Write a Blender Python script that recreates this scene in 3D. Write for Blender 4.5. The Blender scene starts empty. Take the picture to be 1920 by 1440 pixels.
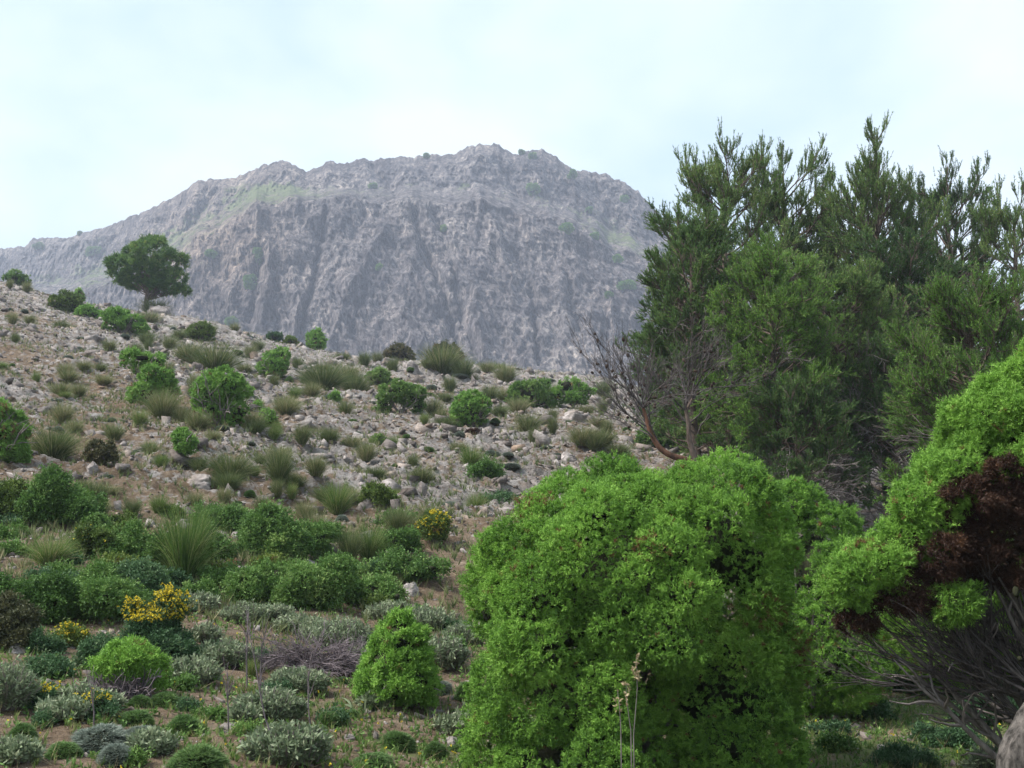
import bpy, math
import numpy as np

# ------------------------------------------------------------------ camera, sky, sun, exposure
sc = bpy.context.scene
F = 2059.0                     # focal length in pixels of the 1920 wide frame
CAMZ = 1.6
PITCH = math.atan2(325.0, F)
cam_d = bpy.data.cameras.new('camera'); cam = bpy.data.objects.new('camera', cam_d)
sc.collection.objects.link(cam); sc.camera = cam
cam.location = (0, 0, CAMZ); cam.rotation_euler = (math.pi/2 + PITCH, 0, 0)
cam_d.sensor_width = 36.0; cam_d.lens = 36.0*F/1920.0
cam_d.clip_start = 0.05; cam_d.clip_end = 20000

SUN_DIR = np.array([-0.60, -0.16, 0.78]); SUN_DIR /= np.linalg.norm(SUN_DIR)
SUN_EL = math.asin(SUN_DIR[2]); SUN_ROT = math.atan2(SUN_DIR[0], SUN_DIR[1])

world = bpy.data.worlds.new("World"); sc.world = world; world.use_nodes = True
nt = world.node_tree; nt.nodes.clear()
def N(t, kind, **kw):
    n = t.nodes.new(kind)
    for k, v in kw.items(): setattr(n, k, v)
    return n
wo = N(nt, 'ShaderNodeOutputWorld'); bg = N(nt, 'ShaderNodeBackground')
sky = N(nt, 'ShaderNodeTexSky'); sky.sky_type = 'NISHITA'; sky.sun_disc = False
sky.sun_elevation = SUN_EL; sky.sun_rotation = SUN_ROT; sky.air_density = 1.0; sky.dust_density = 2.5; sky.ozone_density = 1.0
bg.inputs['Strength'].default_value = 0.10
tc = N(nt, 'ShaderNodeTexCoord')
sepx = N(nt, 'ShaderNodeSeparateXYZ'); nt.links.new(tc.outputs['Generated'], sepx.inputs[0])
zadd = N(nt, 'ShaderNodeMath', operation='ADD'); zadd.inputs[1].default_value = 0.35
nt.links.new(sepx.outputs['Z'], zadd.inputs[0])
zmax = N(nt, 'ShaderNodeMath', operation='MAXIMUM'); zmax.inputs[1].default_value = 0.1
nt.links.new(zadd.outputs[0], zmax.inputs[0])
cmb = N(nt, 'ShaderNodeCombineXYZ')
for i, a in enumerate('XY'):
    dv = N(nt, 'ShaderNodeMath', operation='DIVIDE')
    nt.links.new(sepx.outputs[a], dv.inputs[0]); nt.links.new(zmax.outputs[0], dv.inputs[1])
    nt.links.new(dv.outputs[0], cmb.inputs[i])
cn = N(nt, 'ShaderNodeTexNoise'); cn.inputs['Scale'].default_value = 1.7; cn.inputs['Detail'].default_value = 5.0; cn.inputs['Roughness'].default_value = 0.52; cn.inputs['Distortion'].default_value = 0.25
mp = N(nt, 'ShaderNodeMapping'); mp.inputs['Location'].default_value = (4.25, 1.3, 0.0)
nt.links.new(cmb.outputs[0], mp.inputs[0]); nt.links.new(mp.outputs[0], cn.inputs['Vector'])
cr = N(nt, 'ShaderNodeValToRGB'); cr.color_ramp.elements[0].position = 0.40; cr.color_ramp.elements[1].position = 0.60
cr.color_ramp.elements[0].color = (0.0, 0.0, 0.0, 1); cr.color_ramp.elements[1].color = (1, 1, 1, 1)
nt.links.new(cn.outputs['Fac'], cr.inputs[0])
# thin overcast: the clear sky behind a bright veil, thicker cloud as the second mix
veil = N(nt, 'ShaderNodeMix', data_type='RGBA'); veil.inputs['Factor'].default_value = 0.80
nt.links.new(sky.outputs[0], veil.inputs[6]); veil.inputs[7].default_value = (4.15, 5.45, 6.3, 1)
cl = N(nt, 'ShaderNodeMix', data_type='RGBA'); cl.inputs[7].default_value = (5.8, 6.45, 6.75, 1)
nt.links.new(cr.outputs[0], cl.inputs['Factor']); nt.links.new(veil.outputs[2], cl.inputs[6])
nt.links.new(cl.outputs[2], bg.inputs['Color']); nt.links.new(bg.outputs[0], wo.inputs['Surface'])

sun_d = bpy.data.lights.new('sun', 'SUN'); sun = bpy.data.objects.new('sun', sun_d); sc.collection.objects.link(sun)
sun_d.energy = 4.8; sun_d.angle = math.radians(18); sun_d.color = (1.0, 0.96, 0.90)
sun.rotation_euler = (math.pi/2 - SUN_EL, 0, -SUN_ROT + math.pi)
import mathutils
sun.rotation_euler = mathutils.Vector(SUN_DIR.tolist()).to_track_quat('Z', 'Y').to_euler()
sc.view_settings.view_transform = 'Standard'; sc.view_settings.look = 'None'
sc.view_settings.exposure = 0.78; sc.view_settings.gamma = 1.0; sc.view_settings.use_curve_mapping = False
cy = sc.cycles
cy.max_bounces = 6; cy.diffuse_bounces = 3; cy.glossy_bounces = 1; cy.transmission_bounces = 4; cy.volume_bounces = 1; cy.transparent_max_bounces = 4
cy.use_denoising = True
try:
    cy.denoiser = 'OPENIMAGEDENOISE'; cy.denoising_input_passes = 'RGB_ALBEDO_NORMAL'; cy.denoising_prefilter = 'ACCURATE'
except Exception: pass
cy.sample_clamp_indirect = 4.0

# ------------------------------------------------------------------ pixels and space (used to find where a plant stands on the ground)
SP, CP = math.sin(PITCH), math.cos(PITCH)
def ray(X, Y):
    a = (np.asarray(X, float) - 960)/F; b = (720 - np.asarray(Y, float))/F
    dy = CP - SP*b; return a/dy, (SP + CP*b)/dy           # u = x/y and t = dz/dy
def P(X, Y, d):
    u, t = ray(X, Y); return np.array([u*d, d, CAMZ + t*d], float)
def project(p):
    p = np.asarray(p, float); x, y, z = p[..., 0], p[..., 1], p[..., 2] - CAMZ
    f = y*CP + z*SP; up = -y*SP + z*CP
    return 960 + F*x/f, 720 - F*up/f

# ------------------------------------------------------------------ noise
def _h(ix, iy, iz, seed):
    h = (ix*374761393 + iy*668265263 + iz*2147483647 + seed*1274126177) & 0xffffffff
    h = ((h ^ (h >> 13))*1274126177) & 0xffffffff
    h = ((h ^ (h >> 16))*2246822519) & 0xffffffff
    return ((h ^ (h >> 15)) & 0xffffff)/float(0xffffff)
def vnoise(x, y, z=0.0, seed=0):
    x, y, z = np.broadcast_arrays(np.asarray(x, float), np.asarray(y, float), np.asarray(z, float))
    xi, yi, zi = np.floor(x).astype(np.int64), np.floor(y).astype(np.int64), np.floor(z).astype(np.int64)
    fx, fy, fz = x-xi, y-yi, z-zi
    fx, fy, fz = fx*fx*(3-2*fx), fy*fy*(3-2*fy), fz*fz*(3-2*fz)
    r = 0
    for a in (0, 1):
        wx = fx if a else 1-fx
        for b in (0, 1):
            wy = fy if b else 1-fy
            for c in (0, 1):
                wz = fz if c else 1-fz
                r = r + wx*wy*wz*_h(xi+a, yi+b, zi+c, seed)
    return r*2-1
def noise2(x, y, seed=0):
    x = np.asarray(x, float); y = np.asarray(y, float)
    xi, yi = np.floor(x).astype(np.int64), np.floor(y).astype(np.int64)
    fx, fy = x-xi, y-yi; fx, fy = fx*fx*(3-2*fx), fy*fy*(3-2*fy)
    r = (1-fx)*(1-fy)*_h(xi, yi, 7, seed) + fx*(1-fy)*_h(xi+1, yi, 7, seed) + (1-fx)*fy*_h(xi, yi+1, 7, seed) + fx*fy*_h(xi+1, yi+1, 7, seed)
    return r*2-1
def fbm2(x, y, o=4, seed=0, g=0.5):
    r = 0; a = 1.0
    for i in range(o):
        r = r + a*noise2(x*2**i + 17.3*i, y*2**i - 9.1*i, seed+i); a *= g
    return r
def ridged2(x, y, o=4, seed=0, g=0.5):
    r = 0; a = 1.0
    for i in range(o):
        r = r + a*(1-2*np.abs(noise2(x*2**i + 5.7*i, y*2**i + 3.3*i, seed+i))); a *= g
    return r
def sstep(a, b, x):
    t = np.clip((np.asarray(x, float)-a)/(b-a), 0, 1); return t*t*(3-2*t)

# ------------------------------------------------------------------ materials
def newmat(name):
    m = bpy.data.materials.new(name); m.use_nodes = True; t = m.node_tree; t.nodes.clear()
    return m, t, N(t, 'ShaderNodeOutputMaterial')
def ramp(t, fac, stops):
    r = N(t, 'ShaderNodeValToRGB'); e = r.color_ramp.elements
    while len(e) < len(stops): e.new(0.5)
    for k, (p, c) in enumerate(stops):
        e[k].position = p; e[k].color = (*c, 1) if len(c) == 3 else c
    t.links.new(fac, r.inputs[0]); return r.outputs[0]
def noise_tex(t, vec, scale, detail=4, rough=0.55, dist=0.0, scl=None):
    if scl is not None:
        m = N(t, 'ShaderNodeMapping'); m.inputs['Scale'].default_value = scl; t.links.new(vec, m.inputs[0]); vec = m.outputs[0]
    n = N(t, 'ShaderNodeTexNoise'); n.inputs['Scale'].default_value = scale; n.inputs['Detail'].default_value = detail
    n.inputs['Roughness'].default_value = rough; n.inputs['Distortion'].default_value = dist
    t.links.new(vec, n.inputs['Vector']); return n.outputs['Fac']
def mixc(t, fac, a, b, blend='MIX'):
    m = N(t, 'ShaderNodeMix', data_type='RGBA', blend_type=blend)
    for k, v in ((0, fac), (6, a), (7, b)):
        if hasattr(v, 'links'): t.links.new(v, m.inputs[k])
        elif k == 0: m.inputs[0].default_value = v
        else: m.inputs[k].default_value = (*v, 1)
    return m.outputs[2]
def math_(t, op, a, b=None):
    m = N(t, 'ShaderNodeMath', operation=op)
    for k, v in ((0, a), (1, b)):
        if v is None: continue
        if hasattr(v, 'links'): t.links.new(v, m.inputs[k])
        else: m.inputs[k].default_value = v
    return m.outputs[0]

def leaf_material(name, stops, trans=0.35, vary=0.15):
    m, t, out = newmat(name)
    at = N(t, 'ShaderNodeAttribute'); at.attribute_name = 'tint'
    oi = N(t, 'ShaderNodeObjectInfo')
    f = math_(t, 'ADD', at.outputs['Fac'], math_(t, 'MULTIPLY', math_(t, 'SUBTRACT', oi.outputs['Random'], 0.5), vary*2))
    c = ramp(t, f, stops)
    d = N(t, 'ShaderNodeBsdfPrincipled'); d.inputs['Roughness'].default_value = 0.6
    d.inputs['Specular IOR Level'].default_value = 0.25
    tr = N(t, 'ShaderNodeBsdfTranslucent'); mx = N(t, 'ShaderNodeMixShader'); mx.inputs[0].default_value = trans
    t.links.new(c, d.inputs['Base Color']); t.links.new(c, tr.inputs['Color'])
    t.links.new(d.outputs[0], mx.inputs[1]); t.links.new(tr.outputs[0], mx.inputs[2]); t.links.new(mx.outputs[0], out.inputs[0])
    return m
def bark_material(name, a, b, scale=18):
    m, t, out = newmat(name); tcn = N(t, 'ShaderNodeTexCoord')
    n = noise_tex(t, tcn.outputs['Object'], scale, 5, 0.65, 0.2, (1, 1, 0.3))
    c = ramp(t, n, [(0.35, a), (0.65, b)])
    d = N(t, 'ShaderNodeBsdfPrincipled'); d.inputs['Roughness'].default_value = 0.9; d.inputs['Specular IOR Level'].default_value = 0.15
    bp = N(t, 'ShaderNodeBump'); bp.inputs['Strength'].default_value = 0.6; bp.inputs['Distance'].default_value = 0.02
    t.links.new(n, bp.inputs['Height']); t.links.new(bp.outputs[0], d.inputs['Normal'])
    t.links.new(c, d.inputs['Base Color']); t.links.new(d.outputs[0], out.inputs[0]); return m

M = {}
M['juniper'] = leaf_material('juniper_leaf', [(0.0, (0.050, 0.12, 0.022)), (0.4, (0.17, 0.335, 0.050)), (0.75, (0.28, 0.48, 0.085)), (0.9, (0.42, 0.58, 0.15)), (0.94, (0.24, 0.17, 0.07)), (1.0, (0.17, 0.085, 0.04))], 0.28, 0.0)
M['juniper_far'] = leaf_material('hillside_juniper_leaf', [(0.0, (0.055, 0.13, 0.022)), (0.5, (0.16, 0.31, 0.06)), (0.88, (0.30, 0.45, 0.12)), (0.93, (0.26, 0.19, 0.08)), (1.0, (0.18, 0.10, 0.05))], 0.28, 0.04)
M['shrub'] = leaf_material('shrub_leaf', [(0.0, (0.035, 0.080, 0.018)), (0.5, (0.105, 0.205, 0.045)), (1.0, (0.24, 0.34, 0.10))], 0.28, 0.15)
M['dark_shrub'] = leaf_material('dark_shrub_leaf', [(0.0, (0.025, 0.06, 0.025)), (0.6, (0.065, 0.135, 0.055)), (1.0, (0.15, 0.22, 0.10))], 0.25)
M['olive_shrub'] = leaf_material('olive_shrub_leaf', [(0.0, (0.04, 0.07, 0.015)), (0.5, (0.11, 0.17, 0.035)), (0.85, (0.20, 0.25, 0.05)), (1.0, (0.26, 0.16, 0.06))], 0.3)
M['rusty_shrub'] = leaf_material('rusty_shrub_leaf', [(0.0, (0.05, 0.06, 0.03)), (0.5, (0.10, 0.10, 0.045)), (1.0, (0.20, 0.13, 0.06))], 0.25)
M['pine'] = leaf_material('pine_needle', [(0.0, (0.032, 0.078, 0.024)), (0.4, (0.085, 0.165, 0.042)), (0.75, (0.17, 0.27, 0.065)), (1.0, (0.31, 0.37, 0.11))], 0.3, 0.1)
M['pine_bright'] = leaf_material('young_pine_needle', [(0.0, (0.045, 0.105, 0.02)), (0.5, (0.12, 0.24, 0.04)), (1.0, (0.26, 0.40, 0.08))], 0.35, 0.1)
M['grass'] = leaf_material('esparto_blade', [(0.0, (0.06, 0.095, 0.03)), (0.5, (0.13, 0.17, 0.06)), (0.8, (0.22, 0.23, 0.11)), (1.0, (0.38, 0.32, 0.19))], 0.3, 0.25)
M['green_grass'] = leaf_material('green_blade', [(0.0, (0.05, 0.10, 0.02)), (0.5, (0.12, 0.21, 0.045)), (0.8, (0.22, 0.29, 0.09)), (1.0, (0.40, 0.35, 0.18))], 0.35, 0.1)
M['sage'] = leaf_material('silver_sage_leaf', [(0.0, (0.09, 0.13, 0.065)), (0.5, (0.20, 0.25, 0.145)), (1.0, (0.36, 0.39, 0.26))], 0.25, 0.1)
M['cushion'] = leaf_material('cushion_leaf', [(0.0, (0.05, 0.11, 0.03)), (0.6, (0.12, 0.21, 0.065)), (1.0, (0.22, 0.32, 0.11))], 0.25, 0.12)
M['grey_cushion'] = leaf_material('grey_cushion_leaf', [(0.0, (0.10, 0.125, 0.10)), (0.6, (0.19, 0.23, 0.19)), (1.0, (0.30, 0.33, 0.28))], 0.2, 0.15)
M['yellow'] = leaf_material('yellow_flower', [(0.0, (0.36, 0.28, 0.02)), (0.5, (0.62, 0.48, 0.03)), (1.0, (0.74, 0.62, 0.07))], 0.3, 0.0)
M['dead_leaf'] = leaf_material('dead_juniper_leaf', [(0.0, (0.022, 0.012, 0.009)), (0.6, (0.055, 0.027, 0.018)), (1.0, (0.12, 0.060, 0.032))], 0.2, 0.0)
M['twig'] = bark_material('grey_twig', (0.10, 0.085, 0.08), (0.24, 0.21, 0.20))
M['dry_twig'] = bark_material('dry_violet_twig', (0.10, 0.08, 0.09), (0.21, 0.175, 0.185))
M['core'] = bark_material('inner_twig', (0.012, 0.014, 0.007), (0.03, 0.032, 0.016), 30)  # near-black solid lumps: the shade inside the bushes put into colour
M['bark'] = bark_material('pine_bark', (0.07, 0.05, 0.04), (0.17, 0.13, 0.11))
M['bough'] = bark_material('dead_bough', (0.04, 0.034, 0.034), (0.13, 0.112, 0.11))
M['red_bark'] = bark_material('reddish_bark', (0.06, 0.034, 0.024), (0.17, 0.085, 0.055), 9)
M['grey_bark'] = bark_material('grey_bark', (0.022, 0.020, 0.018), (0.13, 0.115, 0.105), 26)
M['cone'] = bark_material('pine_cone_scale', (0.025, 0.018, 0.015), (0.06, 0.04, 0.03))
M['straw'] = leaf_material('dry_straw', [(0.0, (0.22, 0.16, 0.08)), (1.0, (0.50, 0.42, 0.26))], 0.3, 0.1)

def rock_nodes(t, co, s=1.0):
    a = noise_tex(t, co, 1.6*s, 6, 0.62, 0.3); b = noise_tex(t, co, 9*s, 5, 0.7, 0.2, (1, 1, 2.2))
    c = ramp(t, a, [(0.30, (0.135, 0.118, 0.11)), (0.48, (0.25, 0.225, 0.212)), (0.62, (0.37, 0.34, 0.325)), (0.8, (0.51, 0.475, 0.455))])
    c2 = ramp(t, b, [(0.32, (0.45, 0.43, 0.42)), (0.55, (1.0, 1.0, 1.0)), (0.8, (1.25, 1.22, 1.2))])
    col = mixc(t, 0.75, c, c2, 'MULTIPLY')
    st = ramp(t, noise_tex(t, co, 0.9*s, 3), [(0.56, (0, 0, 0)), (0.72, (1, 1, 1))])
    sto = N(t, 'ShaderNodeMath', operation='MULTIPLY'); t.links.new(st, sto.inputs[0]); sto.inputs[1].default_value = 0.45
    return mixc(t, sto.outputs[0], col, (0.27, 0.20, 0.14)), b
def rock_material(name, s=1.0):
    m, t, out = newmat(name); g = N(t, 'ShaderNodeNewGeometry')
    col, b = rock_nodes(t, g.outputs['Position'], s)
    at = N(t, 'ShaderNodeAttribute'); at.attribute_name = 'tint'
    v = ramp(t, at.outputs['Fac'], [(0.0, (0.50, 0.47, 0.46)), (0.35, (0.78, 0.75, 0.75)), (0.8, (1.12, 1.10, 1.10)), (1.0, (0.95, 0.76, 0.60))])
    col = mixc(t, 1.0, col, v, 'MULTIPLY')
    d = N(t, 'ShaderNodeBsdfPrincipled'); d.inputs['Roughness'].default_value = 0.92; d.inputs['Specular IOR Level'].default_value = 0.2
    bp = N(t, 'ShaderNodeBump'); bp.inputs['Strength'].default_value = 0.7; bp.inputs['Distance'].default_value = 0.06
    t.links.new(b, bp.inputs['Height']); t.links.new(bp.outputs[0], d.inputs['Normal'])
    t.links.new(col, d.inputs['Base Color']); t.links.new(d.outputs[0], out.inputs[0]); return m
M['rock'] = rock_material('limestone')

def ground_material():
    m, t, out = newmat('stony_soil'); g = N(t, 'ShaderNodeNewGeometry'); co = g.outputs['Position']
    rc, b = rock_nodes(t, co, 1.3)
    at = N(t, 'ShaderNodeAttribute'); at.attribute_name = 'rocky'
    sn = noise_tex(t, co, 2.2, 6, 0.7); sn2 = noise_tex(t, co, 14, 5, 0.75)
    soil = ramp(t, sn, [(0.3, (0.10, 0.072, 0.048)), (0.5, (0.185, 0.135, 0.095)), (0.7, (0.29, 0.235, 0.175))])
    soil = mixc(t, 0.8, soil, ramp(t, sn2, [(0.35, (0.55, 0.5, 0.48)), (0.6, (1, 1, 1)), (0.72, (1.7, 1.75, 1.85))]), 'MULTIPLY')
    f = math_(t, 'ADD', at.outputs['Fac'], math_(t, 'MULTIPLY', math_(t, 'SUBTRACT', noise_tex(t, co, 3.5, 5, 0.7), 0.5), 1.6))
    rf = ramp(t, f, [(0.42, (0, 0, 0)), (0.56, (1, 1, 1))])
    col = mixc(t, rf, soil, rc)
    gr = N(t, 'ShaderNodeAttribute'); gr.attribute_name = 'grassy'
    gf = math_(t, 'ADD', gr.outputs['Fac'], math_(t, 'MULTIPLY', math_(t, 'SUBTRACT', noise_tex(t, co, 1.5, 5, 0.7), 0.5), 1.5))
    gm = ramp(t, gf, [(0.45, (0, 0, 0)), (0.65, (1, 1, 1))])
    gc = ramp(t, noise_tex(t, co, 12, 4, 0.7), [(0.3, (0.05, 0.075, 0.03)), (0.6, (0.12, 0.15, 0.055)), (0.8, (0.22, 0.21, 0.10))])
    col = mixc(t, gm, col, gc)
    d = N(t, 'ShaderNodeBsdfPrincipled'); d.inputs['Roughness'].default_value = 0.95; d.inputs['Specular IOR Level'].default_value = 0.1
    bp = N(t, 'ShaderNodeBump'); bp.inputs['Strength'].default_value = 0.9; bp.inputs['Distance'].default_value = 0.08
    t.links.new(math_(t, 'ADD', b, sn2), bp.inputs['Height']); t.links.new(bp.outputs[0], d.inputs['Normal'])
    t.links.new(col, d.inputs['Base Color']); t.links.new(d.outputs[0], out.inputs[0]); return m
M['ground'] = ground_material()

def mountain_material():
    m, t, out = newmat('mountain_limestone'); g = N(t, 'ShaderNodeNewGeometry'); co = g.outputs['Position']
    a = noise_tex(t, co, 0.022, 8, 0.62, 0.4); b = noise_tex(t, co, 0.13, 8, 0.78, 0.0, (1, 1, 0.40)); c = noise_tex(t, co, 0.55, 6, 0.8, 0.0, (1, 1, 0.45))
    base = ramp(t, a, [(0.32, (0.11, 0.10, 0.102)), (0.5, (0.158, 0.144, 0.145)), (0.68, (0.23, 0.208, 0.20))])
    st = ramp(t, b, [(0.36, (0.28, 0.28, 0.30)), (0.46, (0.80, 0.80, 0.84)), (0.55, (1.05, 1.05, 1.05)), (0.64, (2.1, 2.0, 1.9))])
    col = mixc(t, 0.85, base, st, 'MULTIPLY')
    nw = N(t, 'ShaderNodeTexNoise'); nw.inputs['Scale'].default_value = 0.12; nw.inputs['Detail'].default_value = 5; t.links.new(co, nw.inputs['Vector'])
    wv = N(t, 'ShaderNodeMix', data_type='VECTOR', blend_type='MIX') if False else N(t, 'ShaderNodeVectorMath', operation='MULTIPLY_ADD')
    t.links.new(nw.outputs['Color'], wv.inputs[0]); wv.inputs[1].default_value = (9, 9, 9); t.links.new(co, wv.inputs[2])
    for vs_, lo in ((0.055, 0.50), (0.16, 0.45), (0.42, 0.5)):
        mpv = N(t, 'ShaderNodeMapping'); mpv.inputs['Scale'].default_value = (1, 1, 0.42); mpv.inputs['Rotation'].default_value = (0, 0.22, 0); t.links.new(wv.outputs[0], mpv.inputs[0])
        vo = N(t, 'ShaderNodeTexVoronoi'); vo.feature = 'DISTANCE_TO_EDGE'; vo.inputs['Scale'].default_value = vs_; t.links.new(mpv.outputs[0], vo.inputs['Vector'])
        col = mixc(t, 0.9, col, ramp(t, vo.outputs['Distance'], [(0.0, (lo*0.8, lo*0.8, lo*0.85)), (0.07, (1, 1, 1)), (0.3, (1.12, 1.10, 1.08))]), 'MULTIPLY')
    col = mixc(t, 0.8, col, ramp(t, c, [(0.38, (0.35, 0.35, 0.38)), (0.5, (1, 1, 1)), (0.63, (1.9, 1.85, 1.75))]), 'MULTIPLY')
    at = N(t, 'ShaderNodeAttribute'); at.attribute_name = 'warm'
    col = mixc(t, at.outputs['Fac'], col, mixc(t, 1.0, col, (1.30, 1.14, 0.95), 'MULTIPLY'))
    # scrub on the ledges: only where the rock lies flatter
    gr = N(t, 'ShaderNodeAttribute'); gr.attribute_name = 'green'
    gf = math_(t, 'ADD', gr.outputs['Fac'], math_(t, 'MULTIPLY', math_(t, 'SUBTRACT', noise_tex(t, co, 0.09, 8, 0.78), 0.5), 2.0))
    gm = ramp(t, gf, [(0.43, (0, 0, 0)), (0.62, (0.8, 0.8, 0.8))])
    gc = ramp(t, noise_tex(t, co, 0.4, 4, 0.7), [(0.3, (0.07, 0.10, 0.04)), (0.7, (0.19, 0.23, 0.09))])
    col = mixc(t, gm, col, gc)
    d = N(t, 'ShaderNodeBsdfPrincipled'); d.inputs['Roughness'].default_value = 0.95; d.inputs['Specular IOR Level'].default_value = 0.1
    bp = N(t, 'ShaderNodeBump'); bp.inputs['Strength'].default_value = 1.0; bp.inputs['Distance'].default_value = 3.0
    t.links.new(math_(t, 'ADD', b, math_(t, 'MULTIPLY', c, 0.5)), bp.inputs['Height']); t.links.new(bp.outputs[0], d.inputs['Normal'])
    t.links.new(col, d.inputs['Base Color']); t.links.new(d.outputs[0], out.inputs[0]); return m
M['mountain'] = mountain_material()

# ------------------------------------------------------------------ mesh helpers
def make_mesh(name, v, f, mat, attrs=None, smooth=False):
    v = np.asarray(v, np.float32).reshape(-1, 3); f = np.asarray(f, np.int32); k = f.shape[1]; n = len(f)
    me = bpy.data.meshes.new(name); me.vertices.add(len(v)); me.vertices.foreach_set('co', v.ravel())
    me.loops.add(n*k); me.loops.foreach_set('vertex_index', f.ravel())
    me.polygons.add(n); me.polygons.foreach_set('loop_start', np.arange(0, n*k, k, dtype=np.int32))
    if smooth: me.polygons.foreach_set('use_smooth', np.ones(n, bool))
    for an, (dom, val) in (attrs or {}).items():
        a = me.attributes.new(an, 'FLOAT', dom); a.data.foreach_set('value', np.asarray(val, np.float32))
    me.update(calc_edges=True); me.materials.append(mat); return me
def link(name, me, parent=None):
    o = bpy.data.objects.new(name, me); sc.collection.objects.link(o)
    if parent is not None: o.parent = parent
    return o
def structure(o): o['kind'] = 'structure'; return o
ITEMS = []          # things that get an automatic label from their neighbours
LAND = []           # landmarks: (short name, X, Y)
def tag(o, label, cat, group=None):
    if label: o['label'] = label
    o['category'] = cat
    if group: o['group'] = group
    return o
def empty(name, loc, rz=0.0):
    o = bpy.data.objects.new(name, None); sc.collection.objects.link(o); o.location = tuple(float(q) for q in loc); o.rotation_euler = (0, 0, rz)
    o.empty_display_size = 0.2; return o
def nrm(a): return a/np.maximum(np.linalg.norm(a, axis=-1, keepdims=True), 1e-9)
def runit(r, *s): return nrm(r.normal(size=(*s, 3)))

def leaves(r, pos, dr, L, k, leafL, leafW, spread=0.55, tint=None, jit=0.12, kite=False, up=0.0):
    """k leaves along each sprig; returns verts, faces, tint"""
    n = len(pos); L = np.broadcast_to(np.asarray(L, float), (n,))
    t = r.random((n, k))
    base = pos[:, None] + dr[:, None]*(L[:, None]*t)[..., None]
    ld = nrm(dr[:, None]*(1-spread) + runit(r, n, k)*spread + np.array([0, 0, up]))
    side = nrm(np.cross(ld, runit(r, n, k)))
    ll = leafL*(0.6+0.8*r.random((n, k)))[..., None]; w = leafW*0.5
    tip = base + ld*ll
    if kite:
        mid = base + ld*ll*0.5
        v = np.stack([base, mid+side*w, tip, mid-side*w], 2).reshape(-1, 3); q = 4
    else:
        v = np.stack([base-side*w, base+side*w, tip], 2).reshape(-1, 3); q = 3
    f = np.arange(len(v)).reshape(-1, q)
    if tint is None: tint = r.random(n)*0.5+0.25
    tt = np.clip(tint[:, None] + r.normal(size=(n, k))*jit, 0, 1).ravel()
    return v, f, tt
def merge(parts):
    vs, fs, ts, o = [], [], [], 0
    for v, f, t in parts:
        vs.append(v); fs.append(f+o); ts.append(t); o += len(v)
    return np.concatenate(vs), np.concatenate(fs), np.concatenate(ts)
def tubes(pl, rad, m=5):
    """pl (n,k,3), rad (n,k) -> quads"""
    n, k, _ = pl.shape
    tg = np.empty_like(pl); tg[:, 1:-1] = pl[:, 2:]-pl[:, :-2]; tg[:, 0] = pl[:, 1]-pl[:, 0]; tg[:, -1] = pl[:, -1]-pl[:, -2]; tg = nrm(tg)
    ref = np.where(np.abs(tg[:, :1, 0:1]) < 0.7, np.array([1.0, 0, 0]), np.array([0, 1.0, 0]))
    a = nrm(np.cross(tg, ref)); b = np.cross(tg, a)
    an = np.arange(m)*2*math.pi/m
    v = pl[:, :, None] + rad[:, :, None, None]*(a[:, :, None]*np.cos(an)[None, None, :, None] + b[:, :, None]*np.sin(an)[None, None, :, None])
    idx = np.arange(n*k*m).reshape(n, k, m)
    q = np.stack([idx[:, :-1], np.roll(idx[:, :-1], -1, 2), np.roll(idx[:, 1:], -1, 2), idx[:, 1:]], -1).reshape(-1, 4)
    return v.reshape(-1, 3), q, np.full(len(q), 0.5)
def grow(r, st, dr, ln, k=6, wob=0.12, up=0.0, droop=0.0):
    n = len(st); ln = np.broadcast_to(np.asarray(ln, float), (n,)); pts = [st]; d = dr.copy()
    for i in range(k-1):
        d = nrm(d + r.normal(size=(n, 3))*wob + np.array([0, 0, up-droop]))
        pts.append(pts[-1] + d*(ln/(k-1))[:, None])
    return np.stack(pts, 1)
def spawn(r, pl, per, t0=0.3, t1=1.0, ang=0.8, upb=0.2):
    n, k, _ = pl.shape
    t = t0 + (t1-t0)*r.random((n, per)); x = t*(k-1); i = np.minimum(x.astype(int), k-2); fr = (x-i)[..., None]
    ii = np.arange(n)[:, None]
    p0, p1 = pl[ii, i], pl[ii, i+1]; st = p0*(1-fr)+p1*fr; tg = nrm(p1-p0)
    d = nrm(tg + runit(r, n, per)*ang + np.array([0, 0, upb]))
    return st.reshape(-1, 3), d.reshape(-1, 3), t.ravel()
def ellipsoid(c, rad, r=None, nu=20, nv=12, amp=0.0, fr=2.0):
    th = np.linspace(0, 2*math.pi, nu, endpoint=False); ph = np.linspace(-math.pi/2, math.pi/2, nv)
    T, Q = np.meshgrid(th, ph); d = np.stack([np.cos(Q)*np.cos(T), np.cos(Q)*np.sin(T), np.sin(Q)], -1).reshape(-1, 3)
    s = 1 + amp*vnoise(d[:, 0]*fr+c[0]*3, d[:, 1]*fr+c[1], d[:, 2]*fr, 5)
    v = np.asarray(c) + d*np.asarray(rad)*s[:, None]
    idx = np.arange(nu*nv).reshape(nv, nu)
    q = np.stack([idx[:-1], np.roll(idx[:-1], -1, 1), np.roll(idx[1:], -1, 1), idx[1:]], -1).reshape(-1, 4)
    return v, q, np.full(len(q), 0.5)

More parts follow.
